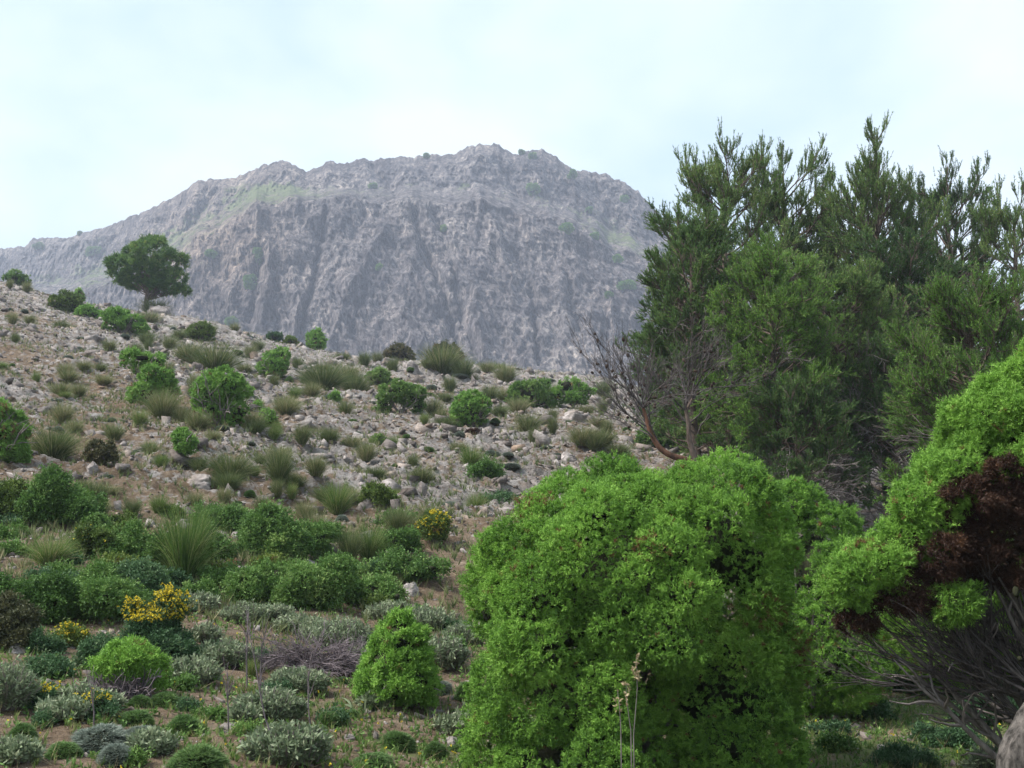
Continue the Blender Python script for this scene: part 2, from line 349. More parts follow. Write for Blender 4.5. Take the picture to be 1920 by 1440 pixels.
def bush_parts(r, lobes, nsub, subr, ntuft, L, k, leafL, leafW, spread=0.5, up=0.3, kite=False, tint0=0.1, tint1=0.9, core=0.7, floor=None, clear=0.72, per=6, loose=1.0, holes=None):
    """tufts of little sprays on irregular sub lobes over the union of main lobes. lobes: (x,y,z,rx,ry,rz)"""
    lb = np.array(lobes, float); C, R = lb[:, :3], lb[:, 3:]; R = np.maximum(R - 0.62*subr, 0.45*R)
    area = (R[:, 0]*R[:, 1]+R[:, 1]*R[:, 2]+R[:, 0]*R[:, 2]); pr = area/area.sum()
    w = r.choice(len(lb), nsub*4, p=pr); d = runit(r, nsub*4); p = C[w]+R[w]*d
    ins = (((p[:, None]-C[None])/R[None])**2).sum(-1); ins[np.arange(len(w)), w] = 9
    ok = (ins > 0.80).all(1)
    if floor is not None: ok &= p[:, 2] > floor - subr*0.3
    if holes is not None:
        for hc, hr in holes: ok &= (((p-hc)/hr)**2).sum(1) > 1
    p, d = p[ok][:nsub], nrm(d[ok]/R[w][ok])[:nsub]
    sr = subr*(0.40+1.25*r.random(len(p))**1.4); sc_ = p + d*(sr*(-0.65+0.75*r.random(len(p))))[:, None]; stn = r.random(len(p))
    w = r.choice(len(p), int(ntuft*3.2), p=sr**2/np.sum(sr**2)); n = nrm(runit(r, len(w))+d[w]*0.6)
    wob = 1 + 0.28*vnoise(n[:, 0]*2.6+stn[w]*40, n[:, 1]*2.6, n[:, 2]*2.6, 6)
    q = sc_[w]+n*(sr[w]*wob*(1.0 - 0.30*r.random(len(w))**1.6))[:, None]*np.array([1, 1, 0.88])
    ok = np.ones(len(w), bool)
    for i in range(0, len(w), 20000):
        sl_ = slice(i, i+20000)
        dd = np.sqrt(((q[sl_, None]-sc_[None])**2).sum(-1)) / sr[None]
        dd[np.arange(dd.shape[0]), w[sl_]] = 9
        ok[sl_] = dd.min(1) > clear
    if floor is not None: ok &= q[:, 2] > floor
    w, n, q = w[ok][:ntuft], n[ok][:ntuft], q[ok][:ntuft]
    ax = nrm(n + runit(r, len(q))*0.45 + np.array([0, 0, up])); tl = L*(0.5+1.1*r.random(len(q))**2)
    dr = nrm(ax[:, None] + runit(r, len(q), per)*0.62*loose).reshape(-1, 3)
    tint = tint0 + (min(tint1, 0.78)-tint0)*np.clip(0.35*stn[w]+0.65*r.random(len(q)), 0, 1); tint[(r.random(len(q)) < 0.012) | ((stn[w] > 0.965) & (r.random(len(q)) < 0.3))] = 1.0
    fol = leaves(r, np.repeat(q - ax*L*0.55, per, 0), dr, np.repeat(tl, per), k, leafL, leafW, spread, np.repeat(tint, per), 0.045, kite=kite)
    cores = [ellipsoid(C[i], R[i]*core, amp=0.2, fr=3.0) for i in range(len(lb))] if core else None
    return fol, (merge(cores) if cores else None), (p, sc_)

# ------------------------------------------------------------------ ground: a flat foot and a stony hillside behind it
RP = [(-900, 380, 110), (-400, 440, 105), (-100, 500, 98), (0, 524, 95), (130, 558, 90), (270, 585, 86), (400, 606, 82), (520, 636, 80), (640, 655, 78), (700, 668, 76), (760, 668, 75),
      (880, 690, 73), (1000, 702, 71), (1100, 714, 69), (1250, 752, 66), (1400, 800, 62), (1600, 850, 60), (1920, 890, 58), (2500, 920, 56)]
_u, _t = ray([p[0] for p in RP], [p[1] for p in RP]); _R = np.array([p[2] for p in RP], float); _zr = CAMZ + _t*_R
def ground_z(x, y, detail=True):
    x = np.asarray(x, float); y = np.asarray(y, float)
    yy = np.maximum(y, 3.0); u = np.clip(x/yy, -0.85, 0.85)
    R = np.interp(u, _u, _R); zr = np.interp(u, _u, _zr)
    d0 = 12.0 + 2.5*sstep(-0.1, 0.35, u) - 1.5*sstep(0.0, -0.45, u)
    s = (yy-d0)/(R-d0)
    rise = np.log1p(np.exp(np.clip(s*28, -40, 40)))/28
    over = np.log1p(np.exp(np.clip((s-1.02)*30, -40, 40)))/30
    z = zr*(rise - 1.75*np.minimum(over, 0.9))
    z = np.maximum(z, -6.0 + 0*z)
    far = sstep(90, 140, yy); z = z*(1-far) + far*np.minimum(z, 2.0)
    m = sstep(0.0, 0.22, s)
    z = z + 0.10*fbm2(x/3.1, y/3.1, 3, 11) + m*0.45*fbm2(x/7.0, y/7.0, 2, 21)
    if detail:
        # bedding that dips down to the right, broken into ledges and points
        a = x*0.86 + y*0.5; b = -x*0.5 + y*0.86
        rk = np.clip(ridged2(a/1.9, b/0.75, 4, 31, 0.6), -0.5, 2)
        rk2 = np.clip(ridged2(a/0.55+4, b/0.25, 2, 41, 0.55), -0.5, 2)
        mask = sstep(-0.25, 0.35, fbm2(x/5+3, y/5, 3, 51))
        z = z + m*(0.17*rk*(0.35+0.65*mask) + 0.055*rk2) + (1-m)*0.018*rk2
    return z
def rocky(x, y):
    yy = np.maximum(y, 3.0); u = x/yy
    s = (yy-12.0)/(np.interp(u, _u, _R)-12)
    return 0.14 + 0.36*sstep(0.0, 0.25, s) + 0.20*sstep(0.45, 0.9, s) + 0.20*fbm2(x/5+3, y/5, 3, 51)
def grassy(x, y):
    yy = np.maximum(y, 3.0); u = x/yy
    s = (yy-12.0)/(np.interp(u, _u, _R)-12)
    return 0.36*(1-sstep(0.0, 0.17, s)) + 0.22*sstep(0.16, 0.26, u)*(1-sstep(0.2, 0.5, s)) + 0.12*fbm2(x/2, y/2, 2, 61)

dd = np.concatenate([np.linspace(-8, 5.8, 60), 6*np.power(130/6, np.linspace(0, 1, 760)), np.linspace(140, 420, 20), np.linspace(500, 1150, 10)])
uu = np.concatenate([np.linspace(-1.3, -0.62, 50, endpoint=False), np.linspace(-0.62, 0.62, 1000), np.linspace(0.64, 1.3, 50)])
D, U = np.meshgrid(dd, uu, indexing='ij')
gx = U*(np.maximum(D, 0)*1.0 + 9 - 8*sstep(10, 60, D)); gy = D
gz = ground_z(gx, gy); 
gv = np.stack([gx, gy, gz], -1).reshape(-1, 3)
ix = np.arange(gx.size).reshape(gx.shape)
gf = np.stack([ix[:-1, :-1], ix[:-1, 1:], ix[1:, 1:], ix[1:, :-1]], -1).reshape(-1, 4)
me = make_mesh('ground', gv, gf, M['ground'], {'rocky': ('POINT', rocky(gx, gy).ravel()), 'grassy': ('POINT', grassy(gx, gy).ravel())}, smooth=False)
ground = structure(link('ground', me))

_ds = 4.0*np.power(115/4.0, np.linspace(0, 1, 1400))
def hit(X, Y):
    """where the sight line through a pixel of the photograph meets the ground"""
    u, t = ray(X, Y); x = u*_ds; zg = ground_z(x, _ds, False); zz = CAMZ + t*_ds
    b = np.nonzero(zz <= zg)[0]
    if len(b): d = _ds[b[0]]
    else:
        R = float(np.interp(u, _u, _R)); m = (_ds < R+3); d = _ds[m][np.argmax(((zg-CAMZ)/_ds)[m])]
    return np.array([u*d, d, float(ground_z(u*d, d))])

# ------------------------------------------------------------------ the mountain
MR = [(-1400, 560), (-700, 520), (-300, 500), (-100, 480), (0, 468), (48, 460), (62, 446), (125, 447), (155, 438), (205, 424), (240, 408), (290, 386), (330, 368), (350, 357), (368, 338), (410, 334), (440, 334), (470, 320), (490, 309), (530, 303), (550, 306),
      (572, 322), (590, 314), (620, 303), (640, 309), (655, 306), (680, 298), (700, 300), (718, 295), (735, 298), (760, 294), (800, 293), (830, 290), (850, 289), (870, 280), (888, 271), (905, 270), (925, 270),
      (940, 273), (955, 286), (975, 289), (990, 282), (1020, 282), (1035, 288), (1060, 312), (1080, 319), (1110, 322), (1140, 328), (1180, 347), (1200, 362), (1222, 388), (1260, 420), (1330, 465), (1420, 520), (1550, 580), (1750, 640), (2100, 700), (2700, 760)]
NU, NT = 1500, 560
Xc = np.concatenate([np.linspace(-1400, -80, 140, endpoint=False), np.linspace(-80, 1290, NU-260), np.linspace(1300, 2700, 120)]); NU = len(Xc)
ridge = np.interp(Xc, [p[0] for p in MR], [p[1] for p in MR])
tt = np.linspace(0, 1, NT)
ROW = 800 + (ridge[:, None]-800)*tt[None]                       # from the foot up to the ridge
XX = np.repeat(Xc[:, None], NT, 1)
# depth profile: steep lower wall, a shelf, then the upper crags
shelf = np.interp(Xc, [-1400, 0, 300, 480, 700, 900, 1100, 1250, 2700], [620, 600, 500, 385, 375, 385, 440, 520, 760])
shelf = shelf + 10*fbm2(Xc/70.0, Xc*0+1.5, 4, 141, 0.6); sh = np.minimum(shelf, 800-(800-ridge)*0.55)
fr = np.clip((800-ROW)/(800-sh[:, None]), 0, 1); f2 = np.clip((sh[:, None]-ROW)/(sh-ridge)[:, None], 0, 1)
shelf_w = np.interp(Xc, [-1400, 0, 400, 560, 900, 1250, 2700], [120, 120, 90, 70, 70, 60, 40])
Dm = 395 + 95*fr**1.15 + shelf_w[:, None]*sstep(0.0, 0.33, f2) + 45*f2 + np.interp(Xc, [-1400, 0, 350, 1200, 2700], [260, 110, 25, 0, 80])[:, None]
u_, t_ = ray(XX, ROW)
mx_, my_, mz_ = u_*Dm, Dm.copy(), CAMZ + t_*Dm
env = sstep(0, 0.05, 1-tt)[None]*0.82 + 0.18
q = mz_*1.0
warp = 14*noise2(mx_/70, mz_/60, 3)
rib = ridged2((mx_+warp+0.35*mz_)/62, mz_/190, 3, 71, 0.55)
rib2 = ridged2((mx_+0.6*warp-0.25*mz_)/17, mz_/44, 4, 81, 0.62)
led = fbm2(mx_/40, (mz_+0.25*mx_)/7.5, 4, 91, 0.6)
fine = ridged2((mx_+0.4*mz_)/4.6, mz_/9.0, 3, 101, 0.65)
def along(pts, width):
    pts = np.array(pts, float); best = np.full(XX.shape, 1e9)
    wx = XX + 5*noise2(XX/16, ROW/16, 12) + 2*noise2(XX/5, ROW/5, 13)
    for (ax0, ay0), (bx0, by0) in zip(pts[:-1], pts[1:]):
        vx, vy = bx0-ax0, by0-ay0; tq = np.clip(((wx-ax0)*vx+(ROW-ay0)*vy)/(vx*vx+vy*vy), 0, 1)
        best = np.minimum(best, np.hypot(wx-ax0-tq*vx, (ROW-ay0-tq*vy)*0.8))
    return np.exp(-(best/width)**1.4)
relief = np.zeros(XX.shape)
for dep, wd, pts in [(-9, 7, [(775, 400), (800, 470), (835, 560), (872, 700)]), (-8, 6, [(610, 400), (592, 520), (560, 640)]), (-10, 9, [(492, 420), (486, 500), (470, 600)]), (4, 7, [(725, 425), (690, 480), (645, 570), (618, 650)]), (8, 8, [(478, 392), (505, 480), (492, 600)]),
    (4, 7, [(715, 425), (760, 480), (800, 560)]), (6, 8, [(890, 560), (905, 680)]), (-7, 6, [(850, 500), (866, 600), (900, 700)]), (6, 7, [(1140, 556), (1156, 640)]), (-8, 7, [(700, 308), (740, 365)]), (-9, 7, [(925, 280), (962, 350), (1010, 400)]), (7, 8, [(985, 300), (1010, 345), (1030, 400)]),
    (6, 6, [(880, 320), (905, 380)]), (-6, 5, [(815, 405), (835, 440)]), (-7, 6, [(1110, 330), (1140, 400)]), (6, 7, [(1070, 330), (1100, 400)]), (-6, 5, [(960, 470), (1000, 560), (1010, 690)]), (5, 7, [(930, 430), (965, 560)]), (-6, 5, [(1060, 520), (1085, 620)]), (5, 6, [(560, 560), (548, 660)]), (-3, 5, [(690, 520), (660, 640)]),
    (-7, 6, [(400, 360), (360, 420), (330, 470)]), (7, 9, [(370, 345), (350, 400), (310, 470)]), (-5, 5, [(530, 310), (560, 360)]), (6, 8, [(500, 315), (520, 370)])]:
    relief += dep*0.95*along(pts, wd)
blk = ridged2((mx_+0.5*mz_)/9.0+0.4*noise2(mx_/20, mz_/20, 44), mz_/22.0, 4, 121, 0.7)
disp = -(3.2*rib + 2.4*rib2 + 1.6*led + 0.9*fine + 1.8*blk + relief)*env
dirn = np.array([0.0, 1.0, -0.12])
my_ = my_ + disp; mz2 = mz_ - 0.12*disp*env
mx_ = u_*my_                                             # ribs run toward and away from the valley
mz_ = CAMZ + t_*my_*0 + (t_*Dm) - 0.10*disp*env*(1-tt[None]**6)
# rough crest
cr_n = fbm2(Xc/9.0, Xc*0+3, 3, 111, 0.6)*0.9
mz_ = mz_ + (cr_n[:, None])*(tt[None]**14) + (disp*t_)*(tt[None]**2)
front = np.stack([mx_, my_, mz_], -1)
nb = 24; back = []
for i in range(1, nb+1):
    s_ = i/nb; b = front[:, -1].copy(); b[:, 1] += 420*s_; b[:, 0] *= (1+0.35*s_); b[:, 2] = b[:, 2]*(1-s_**0.8) - 5*s_ + 6*noise2(b[:, 0]/30, b[:, 1]/30, 4)*s_
    back.append(b)
allv = np.concatenate([front, np.stack(back, 1)], 1); nT = allv.shape[1]
ix = np.arange(NU*nT).reshape(NU, nT)
mf = np.stack([ix[:-1, :-1], ix[1:, :-1], ix[1:, 1:], ix[:-1, 1:]], -1).reshape(-1, 4)
gx_ = np.gradient(mz_, axis=1); gy_ = np.gradient(my_, axis=1); flat = np.clip(1-gx_/np.maximum(np.abs(gy_)+gx_, 1e-3)*1.0, 0, 1)
shelfband = np.exp(-((f2-0.25)/0.28)**2)
green = 0.02 + 0.30*shelfband*(f2 > 0) + 0.40*np.exp(-((XX-480)/120)**2-((ROW-362)/32)**2) + 0.26*np.exp(-((XX-250)/260)**2-((ROW-470)/90)**2) + 0.22*np.exp(-((XX-1160)/90)**2-((ROW-470)/90)**2) + 0.10*(rib < -0.2)*(f2 <= 0)
warm = 0.9*np.exp(-((XX-400)/130)**2-((ROW-470)/110)**2) + 0.25*np.exp(-((XX-470)/120)**2-((ROW-330)/40)**2)
green = np.concatenate([green, np.full((NU, nb), 0.3)], 1); warm = np.clip(np.concatenate([warm, np.zeros((NU, nb))], 1), 0, 1)
me = make_mesh('mountain', allv.reshape(-1, 3), mf, M['mountain'], {'green': ('POINT', green.ravel()), 'warm': ('POINT', warm.ravel())}, smooth=False)
mountain = structure(link('mountain', me))
_fx, _fy = project(front.reshape(-1, 3))
def mhit(X, Y):
    d2 = (_fx-X)**2 + (_fy-Y)**2; k = np.argpartition(d2, 12)[:12]; p = front.reshape(-1, 3)[k]
    return p[np.argmin(p[:, 1])]

# ------------------------------------------------------------------ loose stone: rubble (uncountable) and the bigger rocks one by one
def stones(r, pos, size, flatn=0.55, tilt=0.5):
    n = len(pos); c = np.array([[x, y, z] for x in (-1, 1) for y in (-1, 1) for z in (-1, 1)], float)*0.5
    v = c[None] + r.normal(size=(n, 8, 3))*0.16
    v *= np.stack([0.8+0.9*r.random(n), 0.6+0.5*r.random(n), flatn*(0.5+0.9*r.random(n))], -1)[:, None]
    a = r.normal(size=n)*0.5 - 0.5; ca, sa = np.cos(a), np.sin(a)
    Rz = np.zeros((n, 3, 3)); Rz[:, 0, 0] = ca; Rz[:, 0, 1] = -sa; Rz[:, 1, 0] = sa; Rz[:, 1, 1] = ca; Rz[:, 2, 2] = 1
    b = r.normal(size=n)*tilt+0.25; cb, sb = np.cos(b), np.sin(b)
    Ry = np.zeros((n, 3, 3)); Ry[:, 0, 0] = cb; Ry[:, 0, 2] = sb; Ry[:, 2, 0] = -sb; Ry[:, 2, 2] = cb; Ry[:, 1, 1] = 1
    v = np.einsum('nij,nkj->nki', Rz@Ry, v)*size[:, None, None] + pos[:, None]
    q = np.array([[0, 1, 3, 2], [4, 6, 7, 5], [0, 4, 5, 1], [2, 3, 7, 6], [0, 2, 6, 4], [1, 5, 7, 3]])
    tri = np.concatenate([q[:, [0, 1, 2]], q[:, [0, 2, 3]]])
    f = (np.arange(n)[:, None, None]*8 + tri[None]).reshape(-1, 3)
    return v.reshape(-1, 3), f, np.repeat(r.random(n), 12)
r = np.random.default_rng(5)
n = 340000
d = 6.5*np.power(100/6.5, r.random(n)**0.8); u = r.uniform(-0.6, 0.6, n); x = u*d
keep = r.random(n) < (1-0.6*sstep(0.1, 0.2, u)*(d < 16))*np.clip(rocky(x, d)*1.5-0.25+0.35*fbm2(x/1.6, d/1.1, 2, 19), 0.07, 1) * (1-0.55*np.clip(grassy(x, d), 0, 1))
x, d = x[keep], d[keep]
s = np.clip(0.024*(0.35+r.pareto(2.2, len(x))), 0.010, 0.24)*np.clip(0.45+d/38, 0.5, 1.8)
s = np.where(d < 15, np.minimum(s, 0.075), s)
z = ground_z(x, d)
v, f, tn = stones(r, np.stack([x, d, z], -1), s)
o = link('rubble', make_mesh('rubble', v, f, M['rock'], {'tint': ('FACE', tn)})); o['kind'] = 'stuff'; o['category'] = 'rubble'; o['label'] = 'pale limestone rubble and broken stones strewn over the hillside'

def outcrop_mesh(seed, w, h, dp):
    """a jagged block of bedded limestone: a lump cut by flat noise, with its beds stepping"""
    rr = np.random.default_rng(seed); nu, nv = 44, 26
    v, q, _ = ellipsoid((0, 0, 0), (1, 1, 1), nu=nu, nv=nv)
    p = v.copy(); nrmv = nrm(v)
    for _ in range(16):                                    # planar cuts make facets
        a = runit(rr, 1)[0]; a[2] = abs(a[2])*0.7; a /= np.linalg.norm(a); lim = rr.uniform(0.42, 0.85)
        over = p@a - lim; p -= np.where(over > 0, over, 0)[:, None]*a*0.95
    s1 = seed*1.37
    n_ = 0.10*vnoise(p[:, 0]*2.5+s1, p[:, 1]*2.5, p[:, 2]*5, 3) + 0.08*(1-2*np.abs(vnoise(p[:, 0]*5+s1, p[:, 1]*5, p[:, 2]*13+p[:, 0]*4, 9))) + 0.04*vnoise(p[:, 0]*16+s1, p[:, 1]*16, p[:, 2]*30, 8)
    p = p + nrmv*n_[:, None]
    p *= np.array([w/2, dp/2, h*0.72]); p[:, 2] += h*0.15 + p[:, 0]*-0.18
    return make_mesh('rock', p, q, M['rock'], {'tint': ('FACE', np.clip(0.55+0.2*rr.random(len(q)), 0, 1))})
def place(name, me_or_parts, X, Yb, rz=0.0, scale=1.0, loc=None): pass

BIGROCKS = [(620, 1048, 62, 34, 'jagged grey limestone outcrop below the green shrubs'), (445, 1100, 85, 50, 'fractured grey limestone outcrop right of the tall grass tuft'),
            (768, 1112, 46, 28, 'pale rounded limestone boulder below the low green shrub'), (780, 1150, 30, 20, 'small pale limestone block under the rounded boulder'),
            (308, 590, 75, 36, 'smooth pale boulder at the foot of the lone pine'), (1528, 1308, 62, 38, 'pale grey rock in the shade right of the big juniper'),
            (1570, 1352, 24, 18, 'small pale stone behind the grass clump in the shade'), (1655, 1412, 24, 16, 'small flat white stone on the shaded grass'),
            (850, 1400, 46, 24, 'pale rock at the left foot of the big juniper'), (655, 1385, 26, 14, 'small pale stone on the dry grass'),
            (705, 1385, 14, 18, 'small upright pale stone left of the green cushion'), (760, 1356, 14, 12, 'pale pebble just below the conical juniper'),
            (880, 1290, 34, 20, 'grey rock beside the silver sage near the big juniper'), (440, 1370, 60, 26, 'broken grey ledge in the bottom left foreground'),
            (60, 1180, 30, 18, 'pale stone beside the small yellow broom'), (30, 1225, 50, 20, 'flat purplish rock at the left edge'), (690, 965, 46, 38, 'dipping grey slab above the clump of dark grass'),
            (380, 920, 70, 30, 'long pale ledge left of the olive grass clump'), (790, 945, 26, 22, 'upright pale block on the bare slope above the gorse'),
            (1075, 795, 70, 40, 'broad rounded outcrop near the ridge beside the bright juniper'), (730, 690, 36, 32, 'spiky pale outcrop on the ridge'),
            (770, 700, 40, 34, 'jagged pale outcrop below the dark ridge shrub'), (650, 835, 44, 34, 'blocky grey outcrop in mid slope'), (480, 1000, 24, 16, 'small block behind the dense green shrubs'),
            (1400, 1420, 30, 16, 'small stone under the right side of the big juniper'), (900, 870, 40, 16, 'flat pale ledge above the big juniper'), (1065, 868, 50, 22, 'dark grey rounded outcrop behind the big juniper')]
for i, (X, Y, w, h, lab) in enumerate(BIGROCKS):
    p = hit(X, Y); s = p[1]/F
    o = link('rock', outcrop_mesh(100+i, w*s, h*s, w*s*0.8)); o.location = p - np.array([0, 0, h*s*0.08]); o.rotation_euler = (0, 0, (i*1.7) % 0.9 - 0.4)
    tag(o, lab, 'rock', 'larger limestone rocks')
r = np.random.default_rng(77)
rock_meshes = [outcrop_mesh(300+k, 1, 0.55, 0.8) for k in range(7)]
cnt = 0
while cnt < 150:
    X, Y = r.uniform(0, 1150), r.uniform(560, 1130)
    if Y < np.interp(X, [p[0] for p in RP], [p[1] for p in RP]) + 8: continue
    if X < 700 and Y > 960: continue
    if Y > 830 and X > 860: continue
    p = hit(X, Y); wpx = np.clip(7 + r.pareto(2.5)*9, 7, 42)*(0.6+0.4*(Y-500)/500); s = wpx*p[1]/F
    o = link('rock', rock_meshes[cnt % 7]); o.location = p - np.array([0, 0, 0.1*s]); o.scale = (s, s, s*r.uniform(0.6, 1.2)); o.rotation_euler = (r.normal()*0.15, 0.3+r.normal()*0.15, r.normal()*0.4)
    tag(o, None, 'rock', 'limestone rocks on the slope'); ITEMS.append((o, X, Y, 'grey limestone rock')); cnt += 1

# ------------------------------------------------------------------ plant builders
def px(d): return d/1098.0                                  # size of one rendered pixel at that distance
def put(name, label, cat, group, loc, parts, land=None):
    """a thing whose parts (name, mesh) are given in coordinates round its base"""
    e = empty(name, loc); tag(e, label, cat, group)
    for nm, me in parts: link(nm, me, e)
    if land:
        X, Y = project(np.array(loc)); LAND.append((land, float(X), float(Y)))
    return e
def fol_mesh(name, part, mat):
    v, f, t = part; return make_mesh(name, v, f, mat, {'tint': ('FACE', t)})
def wood_mesh(name, part, mat):
    v, f, t = part; return make_mesh(name, v, f, mat, smooth=True)
def bush_stems(r, w, h, n=9, rad=0.03):
    st = np.zeros((n, 3)); a = r.uniform(0, 2*math.pi, n)
    dr = nrm(np.stack([np.cos(a)*w*0.35, np.sin(a)*w*0.35, np.full(n, h*0.6)], -1))
    pl = grow(r, st, dr, h*0.75, 6, 0.2); rd = rad*np.linspace(1, 0.3, 6)[None].repeat(n, 0)
    s2, d2, _ = spawn(r, pl, 4, 0.3, 1, 0.9, 0.2); p2 = grow(r, s2, d2, h*0.35, 6, 0.2)
    return merge([tubes(pl, rd, 5), tubes(p2, rd[:1].repeat(len(p2), 0)*0.45, 4)])

def juniper(X, Y, w, h, label, land=None, mat='juniper_far', seed=0, shape=None, dens=1.0, group='junipers on the hillside', cat='bush', name='juniper_bush', tint=(0.2, 0.85), rough=1.0):
    r = np.random.default_rng(1000+seed+int(X)); p = hit(X, Y); s = p[1]/F; W, H = w*s, h*s; e = px(p[1])
    if shape is None:
        shape = [(0, 0.45, 0.42, 0.45), (-0.22, 0.35, 0.30, 0.36), (0.24, 0.32, 0.28, 0.34), (0.03, 0.68, 0.28, 0.30)]
    lobes = [(a*W, r.uniform(-0.1, 0.1)*W, b*H, rx*W, rx*W, rz*H) for a, b, rx, rz in shape]
    sub = 0.135*(W*H)**0.5
    nsp = int(np.clip(0.62*w*h*0.284*dens, 150, 4000))
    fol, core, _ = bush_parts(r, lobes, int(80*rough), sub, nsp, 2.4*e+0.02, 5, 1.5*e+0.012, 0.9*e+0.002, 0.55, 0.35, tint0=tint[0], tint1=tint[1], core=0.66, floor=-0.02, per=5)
    return put(name, label, cat, group, p, [('foliage', fol_mesh('foliage', fol, M[mat])), ('shade_core', wood_mesh('shade_core', core, M['core'])), ('stems', wood_mesh('stems', bush_stems(r, W, H), M['twig']))], land)

def grass_mesh(seed, n, w, h, bw, mat, straw=0.15, lean=0.5):
    """an arching tuft of blades"""
    r = np.random.default_rng(seed); a = r.uniform(0, 2*math.pi, n); rad = 0.24*w*np.sqrt(r.random(n)); k = 5
    st = np.stack([np.cos(a)*rad, np.sin(a)*rad, np.zeros(n)], -1)
    out = np.abs(r.normal(size=n))*lean; dr = nrm(np.stack([np.cos(a)*out, np.sin(a)*out, np.ones(n)], -1) + r.normal(size=(n, 3))*0.12)
    ln = h*(0.35+0.85*r.random(n)); pts = [st]; dcur = dr
    for i in range(k-1):
        dcur = nrm(dcur + np.stack([np.cos(a), np.sin(a), -0.9+0*a], -1)*(0.06+0.07*i)*(0.4+out)[:, None]); pts.append(pts[-1]+dcur*(ln/(k-1))[:, None])
    pl = np.stack(pts, 1); side = nrm(np.cross(dr, runit(r, n)))
    wd = bw*np.array([0.8, 1, 0.85, 0.55, 0.12])
    v = np.stack([pl-side[:, None]*wd[None, :, None]*0.5, pl+side[:, None]*wd[None, :, None]*0.5], 2)
    idx = np.arange(n*k*2).reshape(n, k, 2)
    f = np.stack([idx[:, :-1, 0], idx[:, :-1, 1], idx[:, 1:, 1], idx[:, 1:, 0]], -1).reshape(-1, 4)
    tn = r.random(n)*0.65; tn = np.where(r.random(n) < straw, 0.9+0.1*r.random(n), tn)
    return make_mesh('grass_tuft', v.reshape(-1, 3), f, M[mat], {'tint': ('FACE', np.repeat(tn, k-1))})
def tuft(X, Y, w, h, me, label=None, group='grass tufts on the slope', what='olive grass tuft', rz=0.0, land=None):
    p = hit(X, Y); s = p[1]/F
    o = link('grass_tuft', me); o.location = p; o.scale = (w*s*0.78, w*s*0.78, h*s*0.95); o.rotation_euler = (0, 0, rz); tag(o, label, 'grass tuft', group)
    if label is None: ITEMS.append((o, X, Y, what))
    if land: LAND.append((land, X, Y))
    return o
T_far = [grass_mesh(10+k, 1500, 1, 1, 0.012, 'grass', 0.22, 0.34) for k in range(4)]
T_olive = [grass_mesh(20+k, 2000, 1, 1, 0.009, 'grass', 0.22, 0.40) for k in range(4)]
T_green = [grass_mesh(30+k, 2000, 1, 1, 0.008, 'green_grass', 0.22, 0.36) for k in range(3)]

def leafy(X, Y, w, h, label, mat, land=None, seed=0, group='green shrubs at the foot of the slope', kite=True, dens=1.0, name='shrub', cat='shrub', lw=1.0, tint=(0.1, 0.9), flowers=None, cuts=0.75, rough=1.0, shape=None, upd=0.6):
    r = np.random.default_rng(3000+seed+int(X*3+Y)); p = hit(X, Y); s = p[1]/F; W, H = w*s, h*s; e = px(p[1])
    if shape is None:
        k = 9; ax_ = np.linspace(-0.36, 0.36, k)+r.normal(size=k)*0.05
        lobes = [(ax_[i]*W, r.uniform(-0.25, 0.25)*W, H*r.uniform(0.16, 0.62)*(1-0.9*abs(ax_[i])), W*r.uniform(0.12, 0.20), W*r.uniform(0.12, 0.2), H*r.uniform(0.22, 0.38)) for i in range(k)]
        lobes.append((0, 0, H*0.28, W*0.38, W*0.3, H*0.36))
    else: lobes = [(a*W, 0, b*H, rx*W, rx*W*0.8, rz*H) for a, b, rx, rz in shape]
    sub = 0.17*(W*H)**0.5; nsp = int(np.clip(0.34*w*h*0.284*dens, 120, 4000))
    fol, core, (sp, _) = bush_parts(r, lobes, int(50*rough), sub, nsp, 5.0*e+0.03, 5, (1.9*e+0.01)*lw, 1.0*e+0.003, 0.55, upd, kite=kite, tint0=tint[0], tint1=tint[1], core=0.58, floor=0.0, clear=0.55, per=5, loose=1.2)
    parts = [('foliage', fol_mesh('foliage', fol, M[mat])), ('shade_core', wood_mesh('shade_core', core, M['core']))]
    if flowers:
        nfl, zmin = flowers; n = len(fol[1]); c = fol[0].reshape(-1, fol[1].shape[1], 3).mean(1); w_ = c[:, 2] > zmin*H; c = c[w_]
        if len(c):
            c = c[r.integers(0, len(c), nfl)] + r.normal(size=(nfl, 3))*0.01 + np.array([0, -0.02, 0.02])
            parts.append(('flowers', fol_mesh('flowers', leaves(r, c, runit(r, nfl), 0.01, 4, 1.7*e, 1.7*e, 0.9, kite=True), M['yellow'])))
    return put(name, label, cat, group, p, parts, land)


